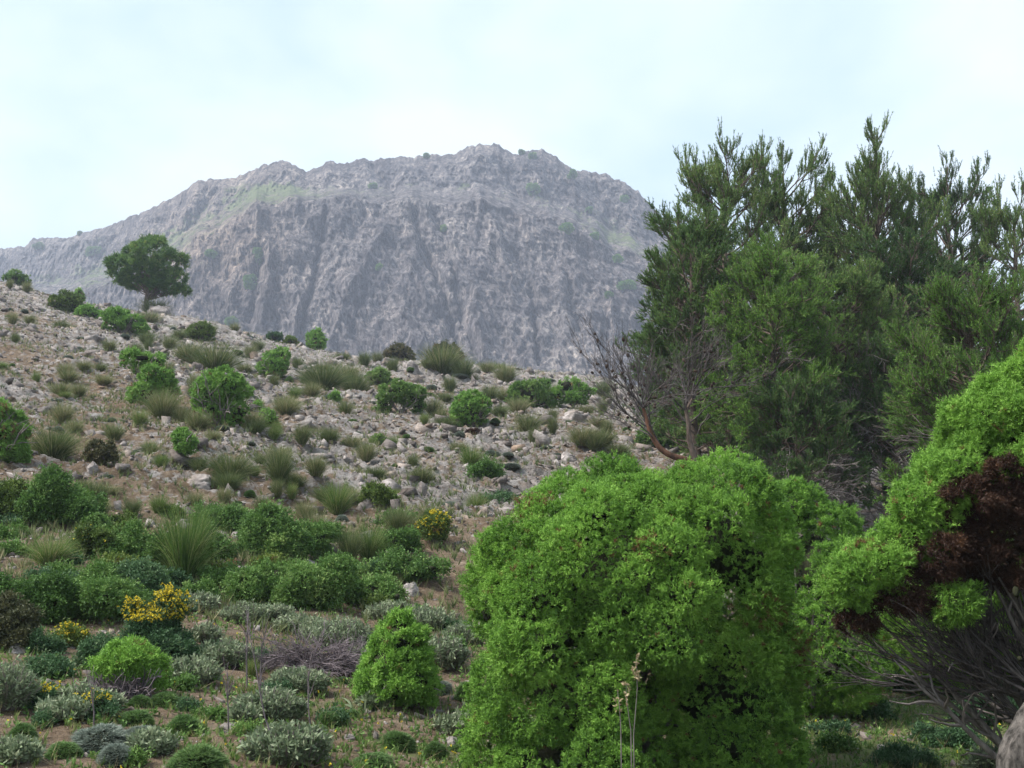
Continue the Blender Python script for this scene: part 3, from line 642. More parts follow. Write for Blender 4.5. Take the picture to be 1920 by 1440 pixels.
# ------------------------------------------------------------------ big junipers in the foreground
def big_juniper(name_, loc_d, Xb, lobes_px, label, land, nsub, subr, nspr, seed, leafL=0.017, leafW=0.0055, k=8, L=0.046, mat='juniper', shape_ry=1.0, extra=None, tint=(0.0, 1.0), group='large junipers in the foreground', core=0.62, up=0.3, holes=None, unseen_lobes=None):
    r = np.random.default_rng(seed); base = P(Xb, 1430, loc_d); base[2] = float(ground_z(base[0], base[1]))
    lobes = []
    for X, Y, rx, rz, dd_, ry in lobes_px:
        c = P(X, Y, dd_) - base; lobes.append((c[0], c[1], c[2], rx*dd_/F, ry, rz*dd_/F))
    fol, cr_, (sp, spc) = bush_parts(r, lobes, nsub, subr, nspr, L, k, leafL, leafW, 0.5, up, tint0=tint[0], tint1=tint[1], core=core, floor=0.02, holes=None if not holes else [(P(X, Y, dd_)-base, np.array([rx*dd_/F, 0.8, rz*dd_/F])) for X, Y, rx, rz, dd_ in holes])
    lb = np.array(lobes); n = 16; st = np.zeros((n, 3)) + r.normal(size=(n, 3))*np.array([0.08, 0.08, 0]); tg = lb[r.integers(0, len(lb), n), :3]+r.normal(size=(n, 3))*0.2
    dr = nrm(tg-st + np.array([0, 0, 0.3])); pl = grow(r, st, dr, np.linalg.norm(tg-st, axis=1)*0.80, 7, 0.08)
    s2, d2, _ = spawn(r, pl, 8, 0.35, 0.8, 0.9, 0.2); p2 = grow(r, s2, d2, 0.35, 6, 0.18)
    wood = merge([tubes(pl, 0.035*np.linspace(1, 0.15, 7)[None].repeat(n, 0), 6), tubes(p2, 0.012*np.linspace(1, 0.3, 6)[None].repeat(len(p2), 0), 4)])
    parts = [('foliage', fol_mesh('foliage', fol, M[mat])), ('branches', wood_mesh('branches', wood, M['twig']))]
    if cr_: parts.append(('shade_core', wood_mesh('shade_core', cr_, M['core'])))
    if unseen_lobes:  # foliage added out of view to block sky light from the right
        fl = [((P(X, Y, dd_)-base)[0], (P(X, Y, dd_)-base)[1], (P(X, Y, dd_)-base)[2], rx*dd_/F, ry, rz*dd_/F) for X, Y, rx, rz, dd_, ry in unseen_lobes]
        f2_, c2_, _ = bush_parts(r, fl, 160, 0.3, 9000, 0.09, 7, 0.04, 0.02, 0.5, 0.3, core=0.7)
        parts += [('unseen_foliage', fol_mesh('unseen_foliage', f2_, M[mat])), ('unseen_core', wood_mesh('unseen_core', c2_, M['core']))]
    if extra: parts += extra(r, base)
    return put(name_, label, 'bush', group, base, parts, land)

big_juniper('juniper_bush', 8.6, 1190, [
    (1180, 1120, 285, 215, 8.6, 1.15), (1020, 1125, 140, 145, 8.5, 0.75), (1090, 1300, 195, 150, 8.3, 0.85), (1320, 1040, 165, 150, 8.6, 0.95),
    (1325, 1270, 135, 170, 8.6, 0.8), (925, 1130, 68, 95, 8.5, 0.42), (1240, 1190, 130, 70, 8.1, 0.6), (1030, 1200, 110, 60, 8.0, 0.5), (965, 1390, 90, 110, 8.2, 0.45), (1190, 960, 175, 85, 8.8, 0.7), (1080, 975, 115, 70, 8.7, 0.6),
    (1410, 1080, 80, 120, 8.8, 0.5), (1330, 920, 75, 55, 8.9, 0.4), (1100, 1420, 190, 90, 8.1, 0.7), (1340, 1400, 160, 80, 8.4, 0.7), (1400, 1330, 95, 110, 8.6, 0.6), (1200, 925, 120, 50, 8.8, 0.4)],
    'largest bright green juniper, a rounded billowing bush filling the centre foreground', 'the largest green juniper', 400, 0.21, 46000, 14, holes=[(1195, 1290, 34, 22, 7.4), (1395, 1150, 32, 44, 7.9), (1330, 1190, 40, 18, 7.8), (1240, 1075, 24, 14, 7.6), (1120, 1190, 26, 14, 7.6)])
big_juniper('juniper_bush', 11.6, 1510, [
    (1530, 1070, 100, 125, 12.0, 0.8), (1575, 1110, 80, 115, 11.7, 0.6), (1545, 1230, 100, 110, 11.6, 0.7), (1485, 960, 70, 62, 12.1, 0.5)],
    'second green juniper half hidden behind the right side of the largest one', 'the half hidden second juniper', 230, 0.17, 9500, 12, leafL=0.025, leafW=0.007, tint=(0.0, 0.65))

def dead_side(r, base):
    out = []
    lob = []
    for X, Y, rx, rz, d_, ry in [(1800, 1020, 66, 58, 7.4, 0.26), (1865, 965, 66, 58, 7.3, 0.28), (1735, 1070, 60, 50, 7.35, 0.22), (1670, 1110, 55, 35, 7.4, 0.18), (1900, 1020, 80, 80, 7.25, 0.3), (1820, 950, 60, 60, 7.15, 0.2), (1760, 1040, 60, 40, 7.2, 0.2), (1700, 1120, 70, 35, 7.3, 0.2), (1840, 1080, 60, 40, 7.5, 0.22), (1610, 1165, 40, 22, 7.4, 0.14), (1890, 890, 40, 30, 7.0, 0.15)]:
        c = P(X, Y, d_) - base; lob.append((*c, rx*d_/F, ry, rz*d_/F))
    f, _, _ = bush_parts(r, lob, 170, 0.09, 5200, 0.055, 7, 0.022, 0.006, 0.6, 0.1, core=0, tint0=0.1, tint1=0.8)
    out.append(('dead_foliage', fol_mesh('dead_foliage', f, M['dead_leaf'])))
    # bare grey boughs fanning out to the left and up from the foot of the trunk
    root = P(1985, 1330, 7.4) - base; n = 18
    tx = r.uniform(1640, 1880, n); ty = r.uniform(1040, 1290, n); ty[:5] = r.uniform(1210, 1300, 5)
    tg = np.array([P(a, b, 7.2+0.7*r.random()) for a, b in zip(tx, ty)]) - base
    st = root[None] + r.normal(size=(n, 3))*np.array([0.1, 0.15, 0.08])
    dr = nrm(tg-st + np.array([0, 0, -0.15])); pl = grow(r, st, dr, np.linalg.norm(tg-st, axis=1), 9, 0.07, 0.035)
    s2, d2, _ = spawn(r, pl, 8, 0.25, 1, 0.45, 0.1); p2 = grow(r, s2, d2, 0.45, 7, 0.10, 0.03)
    s3, d3, _ = spawn(r, p2, 9, 0.2, 1, 0.5, 0.1); p3 = grow(r, s3, d3, 0.24, 6, 0.12, 0.03)
    w = merge([tubes(pl, 0.014*np.linspace(1, 0.25, 9)[None].repeat(n, 0), 6), tubes(p2, 0.0065*np.linspace(1, 0.3, 7)[None].repeat(len(p2), 0), 4), tubes(p3, 0.0028*np.linspace(1, 0.4, 6)[None].repeat(len(p3), 0), 3)])
    out.append(('bare_boughs', wood_mesh('bare_boughs', w, M['bough'])))
    return out
big_juniper('juniper_tree', 7.6, 2010, [
    (1990, 830, 150, 150, 7.5, 0.75), (1890, 800, 80, 100, 7.5, 0.5), (1840, 860, 85, 75, 7.5, 0.45), (1775, 930, 62, 62, 7.4, 0.35), (1915, 730, 45, 60, 7.5, 0.3), (2010, 700, 100, 80, 7.5, 0.5),
    (1715, 1000, 50, 40, 7.4, 0.25), (1655, 1055, 58, 42, 7.3, 0.25), (1605, 1110, 52, 40, 7.3, 0.22), (1760, 985, 40, 50, 7.3, 0.2), (1905, 1110, 26, 42, 7.0, 0.12), (1780, 1135, 24, 30, 7.2, 0.1), (1912, 1235, 20, 20, 7.0, 0.08), (2080, 1000, 110, 200, 7.6, 0.5), (1860, 780, 90, 70, 7.5, 0.4), (1810, 880, 90, 60, 7.5, 0.4), (1750, 940, 80, 50, 7.45, 0.35), (1690, 1020, 80, 45, 7.4, 0.3), (1635, 1075, 70, 50, 7.35, 0.3), (1930, 850, 80, 60, 7.3, 0.4), (1790, 1180, 130, 90, 8.5, 0.4), (1900, 1130, 120, 120, 8.4, 0.5),],
    'bright green juniper at the right edge with rust brown dead foliage and bare grey boughs', 'the right edge juniper', 460, 0.12, 30000, 13, unseen_lobes=[(2330, 560, 280, 330, 7.6, 1.2), (2400, 950, 280, 330, 7.0, 1.4), (2500, 700, 300, 400, 6.0, 1.4)], leafL=0.020, leafW=0.0055, k=8, L=0.050, extra=dead_side, tint=(0.15, 1.0), core=0.5, up=0.5)

# small conical and small domed junipers
def small_juniper(X, Y, w, h, shape, label, land, nsub, nspr, seed, extra=None, tint=(0.15, 1.0), sub=0.085, d=None):
    r = np.random.default_rng(seed); p = hit(X, Y); s = p[1]/F; W, H = w*s, h*s
    lobes = [(a*W, 0, b*H, rx*W, rx*W*0.95, rz*H) for a, b, rx, rz in shape]
    fol, cr_, _ = bush_parts(r, lobes, nsub, sub, nspr, 0.055, 7, 0.024, 0.0085, 0.55, 0.35, tint0=tint[0], tint1=tint[1], core=0.78, floor=0.0)
    parts = [('foliage', fol_mesh('foliage', fol, M['juniper'])), ('shade_core', wood_mesh('shade_core', cr_, M['core'])), ('stems', wood_mesh('stems', bush_stems(r, W*0.4, H*0.55, 7, 0.016), M['twig']))]
    if extra: parts += extra(r, W, H)
    return put('juniper_bush', label, 'bush', 'small junipers in the foreground', p, parts, land)
small_juniper(746, 1326, 166, 184, [(0, 0.22, 0.46, 0.24), (0, 0.42, 0.38, 0.24), (0.0, 0.62, 0.28, 0.22), (0.02, 0.80, 0.15, 0.16), (0.03, 0.93, 0.07, 0.10), (-0.3, 0.2, 0.2, 0.2), (0.3, 0.18, 0.2, 0.18)],
    'small cone shaped juniper with a pointed top standing on the dry grass', 'the conical juniper', 200, 2900, 21, sub=0.065)
def dome_twigs(r, W, H):
    n = 60; st = np.zeros((n, 3)) + r.normal(size=(n, 3))*np.array([0.12, 0.05, 0.01]) + np.array([0.02*W, -0.25*W, 0.02])
    pl = grow(r, st, nrm(r.normal(size=(n, 3))*np.array([1, 0.6, 0.3])+np.array([0, -0.5, 0.9])), 0.36*H, 7, 0.25)
    s2, d2, _ = spawn(r, pl, 5, 0.2, 1, 0.8, 0); p2 = grow(r, s2, d2, 0.12, 5, 0.2)
    return [('dead_twigs', wood_mesh('dead_twigs', merge([tubes(pl, np.full((n, 7), 0.006), 4), tubes(p2, np.full((len(p2), 5), 0.0035), 3)]), M['dry_twig']))]
small_juniper(243, 1308, 138, 102, [(0.0, 0.60, 0.36, 0.34), (-0.32, 0.38, 0.20, 0.34), (0.30, 0.42, 0.20, 0.36), (0.0, 0.82, 0.16, 0.16), (-0.42, 0.18, 0.12, 0.18), (0, 0.4, 0.2, 0.2)],
    'low domed juniper with a hollow of dead twigs in its front, left foreground', 'the domed juniper', 150, 2200, 22, extra=dome_twigs, sub=0.06)

# ------------------------------------------------------------------ hillside junipers and shrubs, placed where the photograph shows them
J = juniper
J(282, 772, 92, 110, 'two tiered bright green juniper, its small top lobe leaning left', 'the two tiered juniper', seed=1, shape=[(-0.22, 0.90, 0.36, 0.13), (0.05, 0.84, 0.25, 0.15), (0.14, 0.52, 0.40, 0.28), (0.0, 0.25, 0.45, 0.22), (0.3, 0.3, 0.22, 0.3)])
J(412, 812, 106, 116, 'largest hillside juniper, lumpy bright green dome with an overhanging right skirt', 'the lumpy dome juniper', seed=2, shape=[(-0.12, 0.62, 0.40, 0.36), (0.12, 0.74, 0.34, 0.26), (-0.2, 0.42, 0.32, 0.30), (0.32, 0.30, 0.28, 0.18), (0.18, 0.14, 0.25, 0.14)])
J(500, 812, 40, 36, 'small round juniper at the lower right of the lumpy dome', 'the small round juniper', seed=3)
J(512, 713, 62, 64, 'wedge shaped bright juniper with its high corner to the right', 'the wedge shaped juniper', seed=4, shape=[(0.08, 0.42, 0.38, 0.42), (0.22, 0.72, 0.26, 0.28), (-0.22, 0.40, 0.27, 0.22), (-0.05, 0.6, 0.3, 0.3)])
J(343, 871, 52, 56, 'single upright juniper on the bare stones below the lumpy dome', 'the lone upright juniper', seed=5, shape=[(-0.1, 0.66, 0.3, 0.32), (0.1, 0.4, 0.36, 0.36), (-0.15, 0.3, 0.25, 0.25)])
J(883, 808, 72, 70, 'compact ball shaped juniper alone in the middle of the slope', 'the ball shaped juniper', seed=6, shape=[(0, 0.52, 0.48, 0.48), (-0.2, 0.4, 0.28, 0.36), (0.22, 0.5, 0.26, 0.40)])
J(590, 655, 40, 44, 'small bright juniper breaking the ridge line', 'the ridge line juniper', seed=7, shape=[(0.0, 0.65, 0.38, 0.33), (0.1, 0.4, 0.4, 0.38)])
J(2, 882, 100, 128, 'tall bright juniper cut off by the left edge', 'the left edge juniper', seed=8, shape=[(-0.15, 0.62, 0.34, 0.36), (0.05, 0.48, 0.40, 0.34), (0.12, 0.25, 0.36, 0.24), (-0.2, 0.8, 0.2, 0.2)])
J(752, 780, 96, 70, 'open duller juniper with bare stems showing below its crown', 'the open stemmed juniper', seed=9, mat='shrub', rough=0.6, dens=0.8, shape=[(-0.1, 0.65, 0.30, 0.30), (0.25, 0.52, 0.24, 0.30), (-0.35, 0.30, 0.2, 0.28), (0.32, 0.25, 0.2, 0.25)], tint=(0.45, 1.0))
J(712, 722, 50, 30, 'straggly bluish green juniper up left of the open stemmed one', None, seed=10, mat='shrub', tint=(0.4, 0.9))
J(992, 772, 92, 62, 'loose dark bluish green juniper near the right end of the ridge', 'the dark bluish juniper', seed=11, mat='shrub', tint=(0.3, 0.85))
J(1075, 775, 86, 62, 'feathery bright juniper just left of the dead tree', 'the feathery juniper', seed=12, rough=0.6, dens=0.7, shape=[(-0.15, 0.65, 0.26, 0.32), (0.25, 0.5, 0.26, 0.2), (-0.35, 0.35, 0.2, 0.25), (0.1, 0.3, 0.3, 0.2)])
J(232, 628, 86, 52, 'sprawling bright juniper sliding down right, below the lone pine', 'the sprawling juniper', seed=13, shape=[(-0.2, 0.72, 0.26, 0.26), (0.05, 0.45, 0.34, 0.28), (0.3, 0.22, 0.24, 0.2), (-0.3, 0.4, 0.2, 0.2)])
J(165, 602, 52, 28, 'low flat bright juniper left of the sprawling one', None, seed=14)
J(122, 586, 66, 40, 'dark olive bush with rusty tips on the upper left slope', 'the rusty tipped bush', seed=15, mat='olive_shrub')
J(147, 566, 22, 32, 'narrow upright green bush beside the rusty tipped one', None, seed=35)
J(374, 640, 62, 38, 'yellowish green bush near the ridge right of the lone pine', 'the yellowish ridge bush', seed=16, mat='olive_shrub', tint=(0.35, 0.9))
J(627, 760, 22, 22, 'tiny bright juniper in mid slope', None, seed=17)
J(30, 524, 46, 26, 'dark green bush on the crest at the far left', 'the far left crest bush', seed=18, mat='shrub')
J(748, 664, 60, 34, 'brownish dark bush on the crest, left of its taller twin', 'the dark crest bush', seed=19, mat='rusty_shrub')
J(838, 686, 60, 40, 'brownish dark bush on the crest behind the tall grass', None, seed=20, mat='rusty_shrub')
J(516, 636, 32, 22, 'small dark green bush on the crest left of the ridge line juniper', None, seed=21, mat='dark_shrub')
J(545, 638, 30, 18, 'small olive bush on the crest touching the ridge line juniper', None, seed=22, mat='olive_shrub')
J(188, 882, 64, 40, 'dark brownish bush on the left slope above the green mound', 'the brownish slope bush', seed=23, mat='rusty_shrub', tint=(0, 0.6))
J(710, 845, 30, 26, 'small dark green bush on the bare middle slope', None, seed=24, mat='shrub')
J(888, 832, 26, 14, 'small dark red withered bush below the ball shaped juniper', None, seed=25, mat='dead_leaf')
J(482, 770, 20, 16, 'tiny green bush between the lumpy dome and the wedge shaped juniper', None, seed=26)
J(1255, 800, 70, 50, 'yellowish green bush seen through the dead tree', None, seed=27, mat='olive_shrub', tint=(0.4, 0.8))
J(1240, 845, 90, 50, 'green bush behind the fork of the dead tree', None, seed=28, mat='shrub')

Lf = leafy
Lf(95, 990, 175, 108, 'broad dark green mound of broom at the left below the stones', 'shrub', 'the broad green mound', 1, dens=1.3, upd=0.8)
Lf(10, 985, 90, 105, 'olive and rust tinged shrub overlapping the broad mound at the left edge', 'olive_shrub', None, 2)
Lf(226, 1004, 62, 46, 'rounded olive shrub right of the broad green mound', 'olive_shrub', 'the rounded olive shrub', 3)
Lf(324, 976, 46, 26, 'low olive cushion shrub on the pale stones', 'olive_shrub', None, 4)
Lf(430, 1010, 140, 85, 'leafy green shrub spreading under the olive grass clump', 'shrub', 'the spreading leafy shrub', 5, dens=1.2)
Lf(525, 1050, 190, 110, 'wide green shrub in the middle of the thicket beside a drooping tan tuft', 'shrub', 'the wide thicket shrub', 6, dens=1.2)
Lf(555, 1140, 185, 115, 'bright green shrub fringed by straw grass, lower edge of the thicket', 'shrub', 'the straw fringed shrub', 7, dens=1.3, tint=(0.3, 1.0), upd=0.9)
Lf(690, 1135, 140, 78, 'green shrub right of the straw fringed one, below the white outcrop', 'shrub', 'the shrub below the outcrop', 8, dens=1.2, tint=(0.25, 1.0), upd=0.9)
Lf(760, 1092, 160, 66, 'low dark green shrub running down to the right under the gorse', 'shrub', 'the low running shrub', 9, tint=(0.1, 0.8))
Lf(712, 965, 64, 48, 'olive green shrub with yellow tints on the open slope', 'olive_shrub', 'the yellow tinted shrub', 10)
Lf(745, 990, 66, 44, 'soft green shrub just below the yellow tinted one', 'shrub', None, 11)
Lf(742, 1040, 76, 58, 'mid green shrub left of the gorse', 'shrub', None, 12)
Lf(632, 1020, 48, 40, 'small rounded green shrub above the jagged outcrop', 'shrub', 'the small rounded shrub', 13)
Lf(170, 1050, 76, 70, 'olive shrub with yellow flecks in the left thicket', 'olive_shrub', None, 14, flowers=(20, 0.4))
Lf(255, 1060, 150, 80, 'mid green shrub left of the tall grass tuft', 'shrub', 'the shrub left of the tall tuft', 15, dens=1.2)
Lf(55, 1160, 190, 130, 'largest green shrub of the left thicket', 'shrub', 'the largest thicket shrub', 16, dens=1.3)
Lf(180, 1160, 170, 110, 'dense green shrub behind the yellow broom, to its left', 'shrub', 'the dense thicket shrub', 17, dens=1.2)
Lf(265, 1130, 120, 95, 'dull grey green shrub directly behind the yellow broom', 'dark_shrub', None, 18, dens=1.1, tint=(0.4, 1.0))
Lf(415, 1110, 120, 60, 'dark green shrub at the foot of the fractured outcrop', 'shrub', 'the shrub under the outcrop', 19, tint=(0.05, 0.7))
Lf(385, 1060, 90, 80, 'grass green shrub right of the tall grass tuft', 'shrub', None, 20)
Lf(5, 1215, 90, 110, 'brownish dark shrub cut by the left edge above the stones', 'rusty_shrub', None, 21, tint=(0, 0.5))
Lf(285, 1228, 115, 118, 'tall broom in full yellow flower with a dark green base', 'dark_shrub', 'the flowering broom', 22, flowers=(1500, 0.48), shape=[(0.0, 0.22, 0.42, 0.28), (-0.30, 0.62, 0.18, 0.2), (0.18, 0.74, 0.26, 0.24), (0.0, 0.45, 0.34, 0.22), (0.1, 0.9, 0.12, 0.14)], cat='broom', name='broom_bush')
Lf(330, 1238, 110, 64, 'dark green broom without flowers at the right foot of the yellow one', 'dark_shrub', None, 23, cat='broom', name='broom_bush')
Lf(130, 1212, 70, 40, 'low broom dotted with dull yellow flowers in the left foreground', 'olive_shrub', 'the small yellow broom', 24, flowers=(110, 0.4), cat='broom', name='broom_bush')
Lf(78, 1228, 60, 46, 'small blue green shrub left of the domed juniper', 'dark_shrub', 'the blue green shrub', 25, tint=(0.4, 1.0))
Lf(190, 1256, 100, 70, 'dark blue green shrub behind the domed juniper', 'dark_shrub', None, 26, tint=(0.2, 0.9))
Lf(85, 1275, 90, 50, 'dark green shrub over the yellow dotted weeds', 'dark_shrub', None, 27, tint=(0.2, 0.8))
Lf(70, 1330, 90, 55, 'thin dark weed dotted with yellow flowers at the left', 'dark_shrub', 'the yellow dotted weed', 28, flowers=(90, 0.5), dens=0.6, cat='weed', name='flowering_weed')
Lf(180, 1352, 70, 62, 'sparse yellow dotted weed just in front of the domed juniper', 'dark_shrub', None, 29, flowers=(60, 0.5), dens=0.5, cat='weed', name='flowering_weed')
Lf(810, 1022, 64, 54, 'round gorse thick with yellow flowers on the slope', 'olive_shrub', 'the yellow gorse', 30, flowers=(260, 0.15), cat='gorse', name='gorse_bush', shape=[(0, 0.45, 0.45, 0.45), (0.2, 0.3, 0.32, 0.32)])
Lf(1600, 1290, 120, 80, 'dark leafy undergrowth at the foot of the second juniper', 'shrub', None, 31, tint=(0.0, 0.6))
Lf(915, 915, 70, 40, 'dull green shrub above the left shoulder of the largest juniper', 'shrub', None, 32, tint=(0.2, 0.7))
Lf(935, 950, 80, 50, 'grey green shrub touching the upper left of the largest juniper', 'dark_shrub', None, 33, tint=(0.5, 1.0))

Lf(1745, 1300, 210, 120, 'added dark leafy shrub deepening the shade under the bare boughs', 'dark_shrub', None, 34, tint=(0.0, 0.5))  # these dark plants are added to darken the ground under the boughs
Lf(1870, 1315, 170, 150, 'added dark shrub deepening the shade left of the leaning grey trunk', 'dark_shrub', None, 35, tint=(0.0, 0.4))
Lf(1640, 1350, 70, 34, 'low dark herb clump added to darken the ground right of the second juniper', 'dark_shrub', None, 36, tint=(0.1, 0.7))
Lf(1775, 1400, 120, 44, 'low dark herb clump added as shade at the bottom right, under the bare boughs', 'dark_shrub', None, 37, tint=(0.1, 0.7))
Lf(1560, 1375, 70, 30, 'dark herb clump added as shade behind the low one right of the largest juniper', 'dark_shrub', None, 39, tint=(0.0, 0.5))
Lf(1690, 1440, 130, 36, 'wide dark herb patch added as shade on the bottom edge under the right juniper', 'dark_shrub', None, 40, tint=(0.0, 0.6))
Lf(1840, 1360, 110, 60, 'dark shrub added as shade behind the leaning grey trunk foot', 'dark_shrub', None, 41, tint=(0.0, 0.4))
Lf(1570, 1410, 70, 34, 'low herb clump added as shade on the stones at the bottom, right of the largest juniper', 'shrub', None, 38, tint=(0.0, 0.5))
# silver sage and grey cushions in the foreground
def sage(X, Y, w, h, label, land=None, seed=0, cat='sage', name='sage_bush'):
    r = np.random.default_rng(5000+seed); p = hit(X, Y); s = p[1]/F; W, H = w*s, 0.75*h*s; n = int(np.clip(w*h/26, 60, 420))
    a = r.uniform(0, 6.28, n); q = np.sqrt(r.random(n)); st = np.stack([np.cos(a)*q*W*0.42, np.sin(a)*q*W*0.3, np.zeros(n)], -1)
    dr = nrm(np.stack([np.cos(a)*q*0.5, np.sin(a)*q*0.5, np.ones(n)], -1)+r.normal(size=(n, 3))*0.2); ln = H*(0.6+0.5*r.random(n))*(1-0.4*q**2)
    pl = grow(r, st, dr, ln, 5, 0.08)
    v, f, t = leaves(r, st+dr*ln[:, None]*0.15, dr, ln*0.85, 26, 0.048, 0.017, 0.72, None, 0.15, True, 0.25)
    return put(name, label, cat, 'silvery sage bushes', p, [('leaves', make_mesh('leaves', v, f, M['sage'], {'tint': ('FACE', t)})), ('stems', wood_mesh('stems', tubes(pl, np.full((n, 5), 0.0035), 3), M['twig']))], land)
for i, (X, Y, w, h, lab, land) in enumerate([
    (10, 1335, 60, 110, 'silvery sage cut by the left edge', 'the left edge sage'), (148, 1335, 70, 60, 'pale silvery sage left of the domed juniper', None), (352, 1285, 110, 62, 'broad silvery sage right of the domed juniper', 'the broad sage'),
    (420, 1248, 100, 60, 'silvery sage just behind the broad one', None), (385, 1205, 50, 45, 'small upright silvery sage at the foot of the flowering broom', None), (505, 1352, 120, 72, 'wide silvery sage among the tall bare stalks', 'the sage among the stalks'),
    (540, 1432, 150, 85, 'large grey green sage at the bottom edge, left of centre', 'the bottom edge sage'), (820, 1255, 90, 80, 'silvery sage right of the conical juniper', 'the sage right of the cone'), (870, 1210, 70, 55, 'silvery sage tucked against the left side of the largest juniper', None),
    (640, 1215, 110, 70, 'pale sage behind the heap of dead twigs', None), (690, 1260, 80, 60, 'pale sage between the twig heap and the conical juniper', None), (800, 1180, 100, 55, 'pale sage on the bank above the conical juniper', None), (730, 1165, 90, 45, 'grey sage at the foot of the green thicket', None),
    (560, 1185, 90, 45, 'grey sage under the straw fringed shrub', None), (460, 1170, 90, 50, 'dull grey sage left of the twig heap, higher up', None), (370, 1150, 70, 45, 'dull grey sage right of the flowering broom', None), (30, 1435, 70, 55, 'silvery sage in the bottom left corner', None),
    (1870, 1470, 70, 90, 'large leaved silvery plant in front of the trunk at the right corner', None), (700, 1330, 50, 40, 'small sage at the left foot of the conical juniper', None), (560, 1300, 110, 55, 'greenish sage below the twig heap', None)]):
    sage(X, Y, w, h, lab, land, i)

def cushion_mesh(seed, mat):
    r = np.random.default_rng(seed); n = 1300; d = runit(r, n); d[:, 2] = np.abs(d[:, 2]); p = d*np.array([0.5, 0.42, 1.0])*(0.86+0.1*vnoise(d[:, 0]*3+seed, d[:, 1]*3, d[:, 2]*3, 2))[:, None]
    v, f, t = leaves(r, p-d*0.05, nrm(d+runit(r, n)*0.3), 0.10, 7, 0.12, 0.02, 0.4)
    c = ellipsoid((0, 0, 0), (0.44, 0.37, 0.86), nu=16, nv=10, amp=0.1)
    return make_mesh('cushion_foliage', v, f, M[mat], {'tint': ('FACE', t)}), wood_mesh('shade_core', c, M['core'])
C_g = [cushion_mesh(50+k, 'cushion') for k in range(3)]; C_s = [cushion_mesh(60+k, 'grey_cushion') for k in range(3)]
def cushion(X, Y, w, h, k, label=None, grey=False, what='low cushion plant', land=None, group='low cushion plants'):
    p = hit(X, Y); s = p[1]/F; ms = (C_s if grey else C_g)[k % 3]
    e = empty('cushion_plant', p - np.array([0, 0, 0.02])); e.scale = (w*s, w*s, h*s); e.rotation_euler = (0, 0, k*1.3); tag(e, label, 'cushion plant', group)
    link('foliage', ms[0], e); link('shade_core', ms[1], e)
    if label is None: ITEMS.append((e, X, Y, what))
    if land: LAND.append((land, X, Y))
for i, (X, Y, w, h, g, lab) in enumerate([
    (262, 1326, 46, 26, 0, 'small round green cushion under the domed juniper'), (255, 1362, 66, 30, 0, 'green cushion plant left of the smoothest one'), (346, 1372, 70, 34, 0, 'smooth green cushion plant on the dry grass of the left foreground'),
    (370, 1445, 108, 52, 0, 'largest green cushion plant, cut by the bottom edge'), (190, 1402, 120, 46, 1, 'wide blue grey cushion plant in the bottom left'), (265, 1395, 80, 36, 1, 'blue grey cushion right of the widest one'), (120, 1420, 70, 30, 0, 'flat green cushion in the bottom left corner area'),
    (745, 1402, 66, 34, 0, 'round green cushion between white stones'), (815, 1420, 50, 34, 0, 'dark green cushion left of the big juniper foot'), (700, 1440, 80, 26, 0, 'green cushion on the bottom edge'), (880, 1310, 56, 36, 0, 'green cushion against the left foot of the largest juniper'),
    (215, 1430, 70, 34, 1, 'dark grey cushion near the bottom left edge'), (830, 1300, 40, 26, 1, 'grey cushion beside the conical juniper'), (615, 1360, 50, 30, 0, 'low green cushion left of the conical juniper'), (40, 1395, 60, 36, 0, 'dark cushion at the left edge near the bottom'), (845, 968, 50, 26, 1, 'dark grey cushion above the gorse'),
    (310, 1320, 60, 26, 0, 'flat cushion behind the smooth green one')]):
    cushion(X, Y, w, h, i, lab, bool(g))

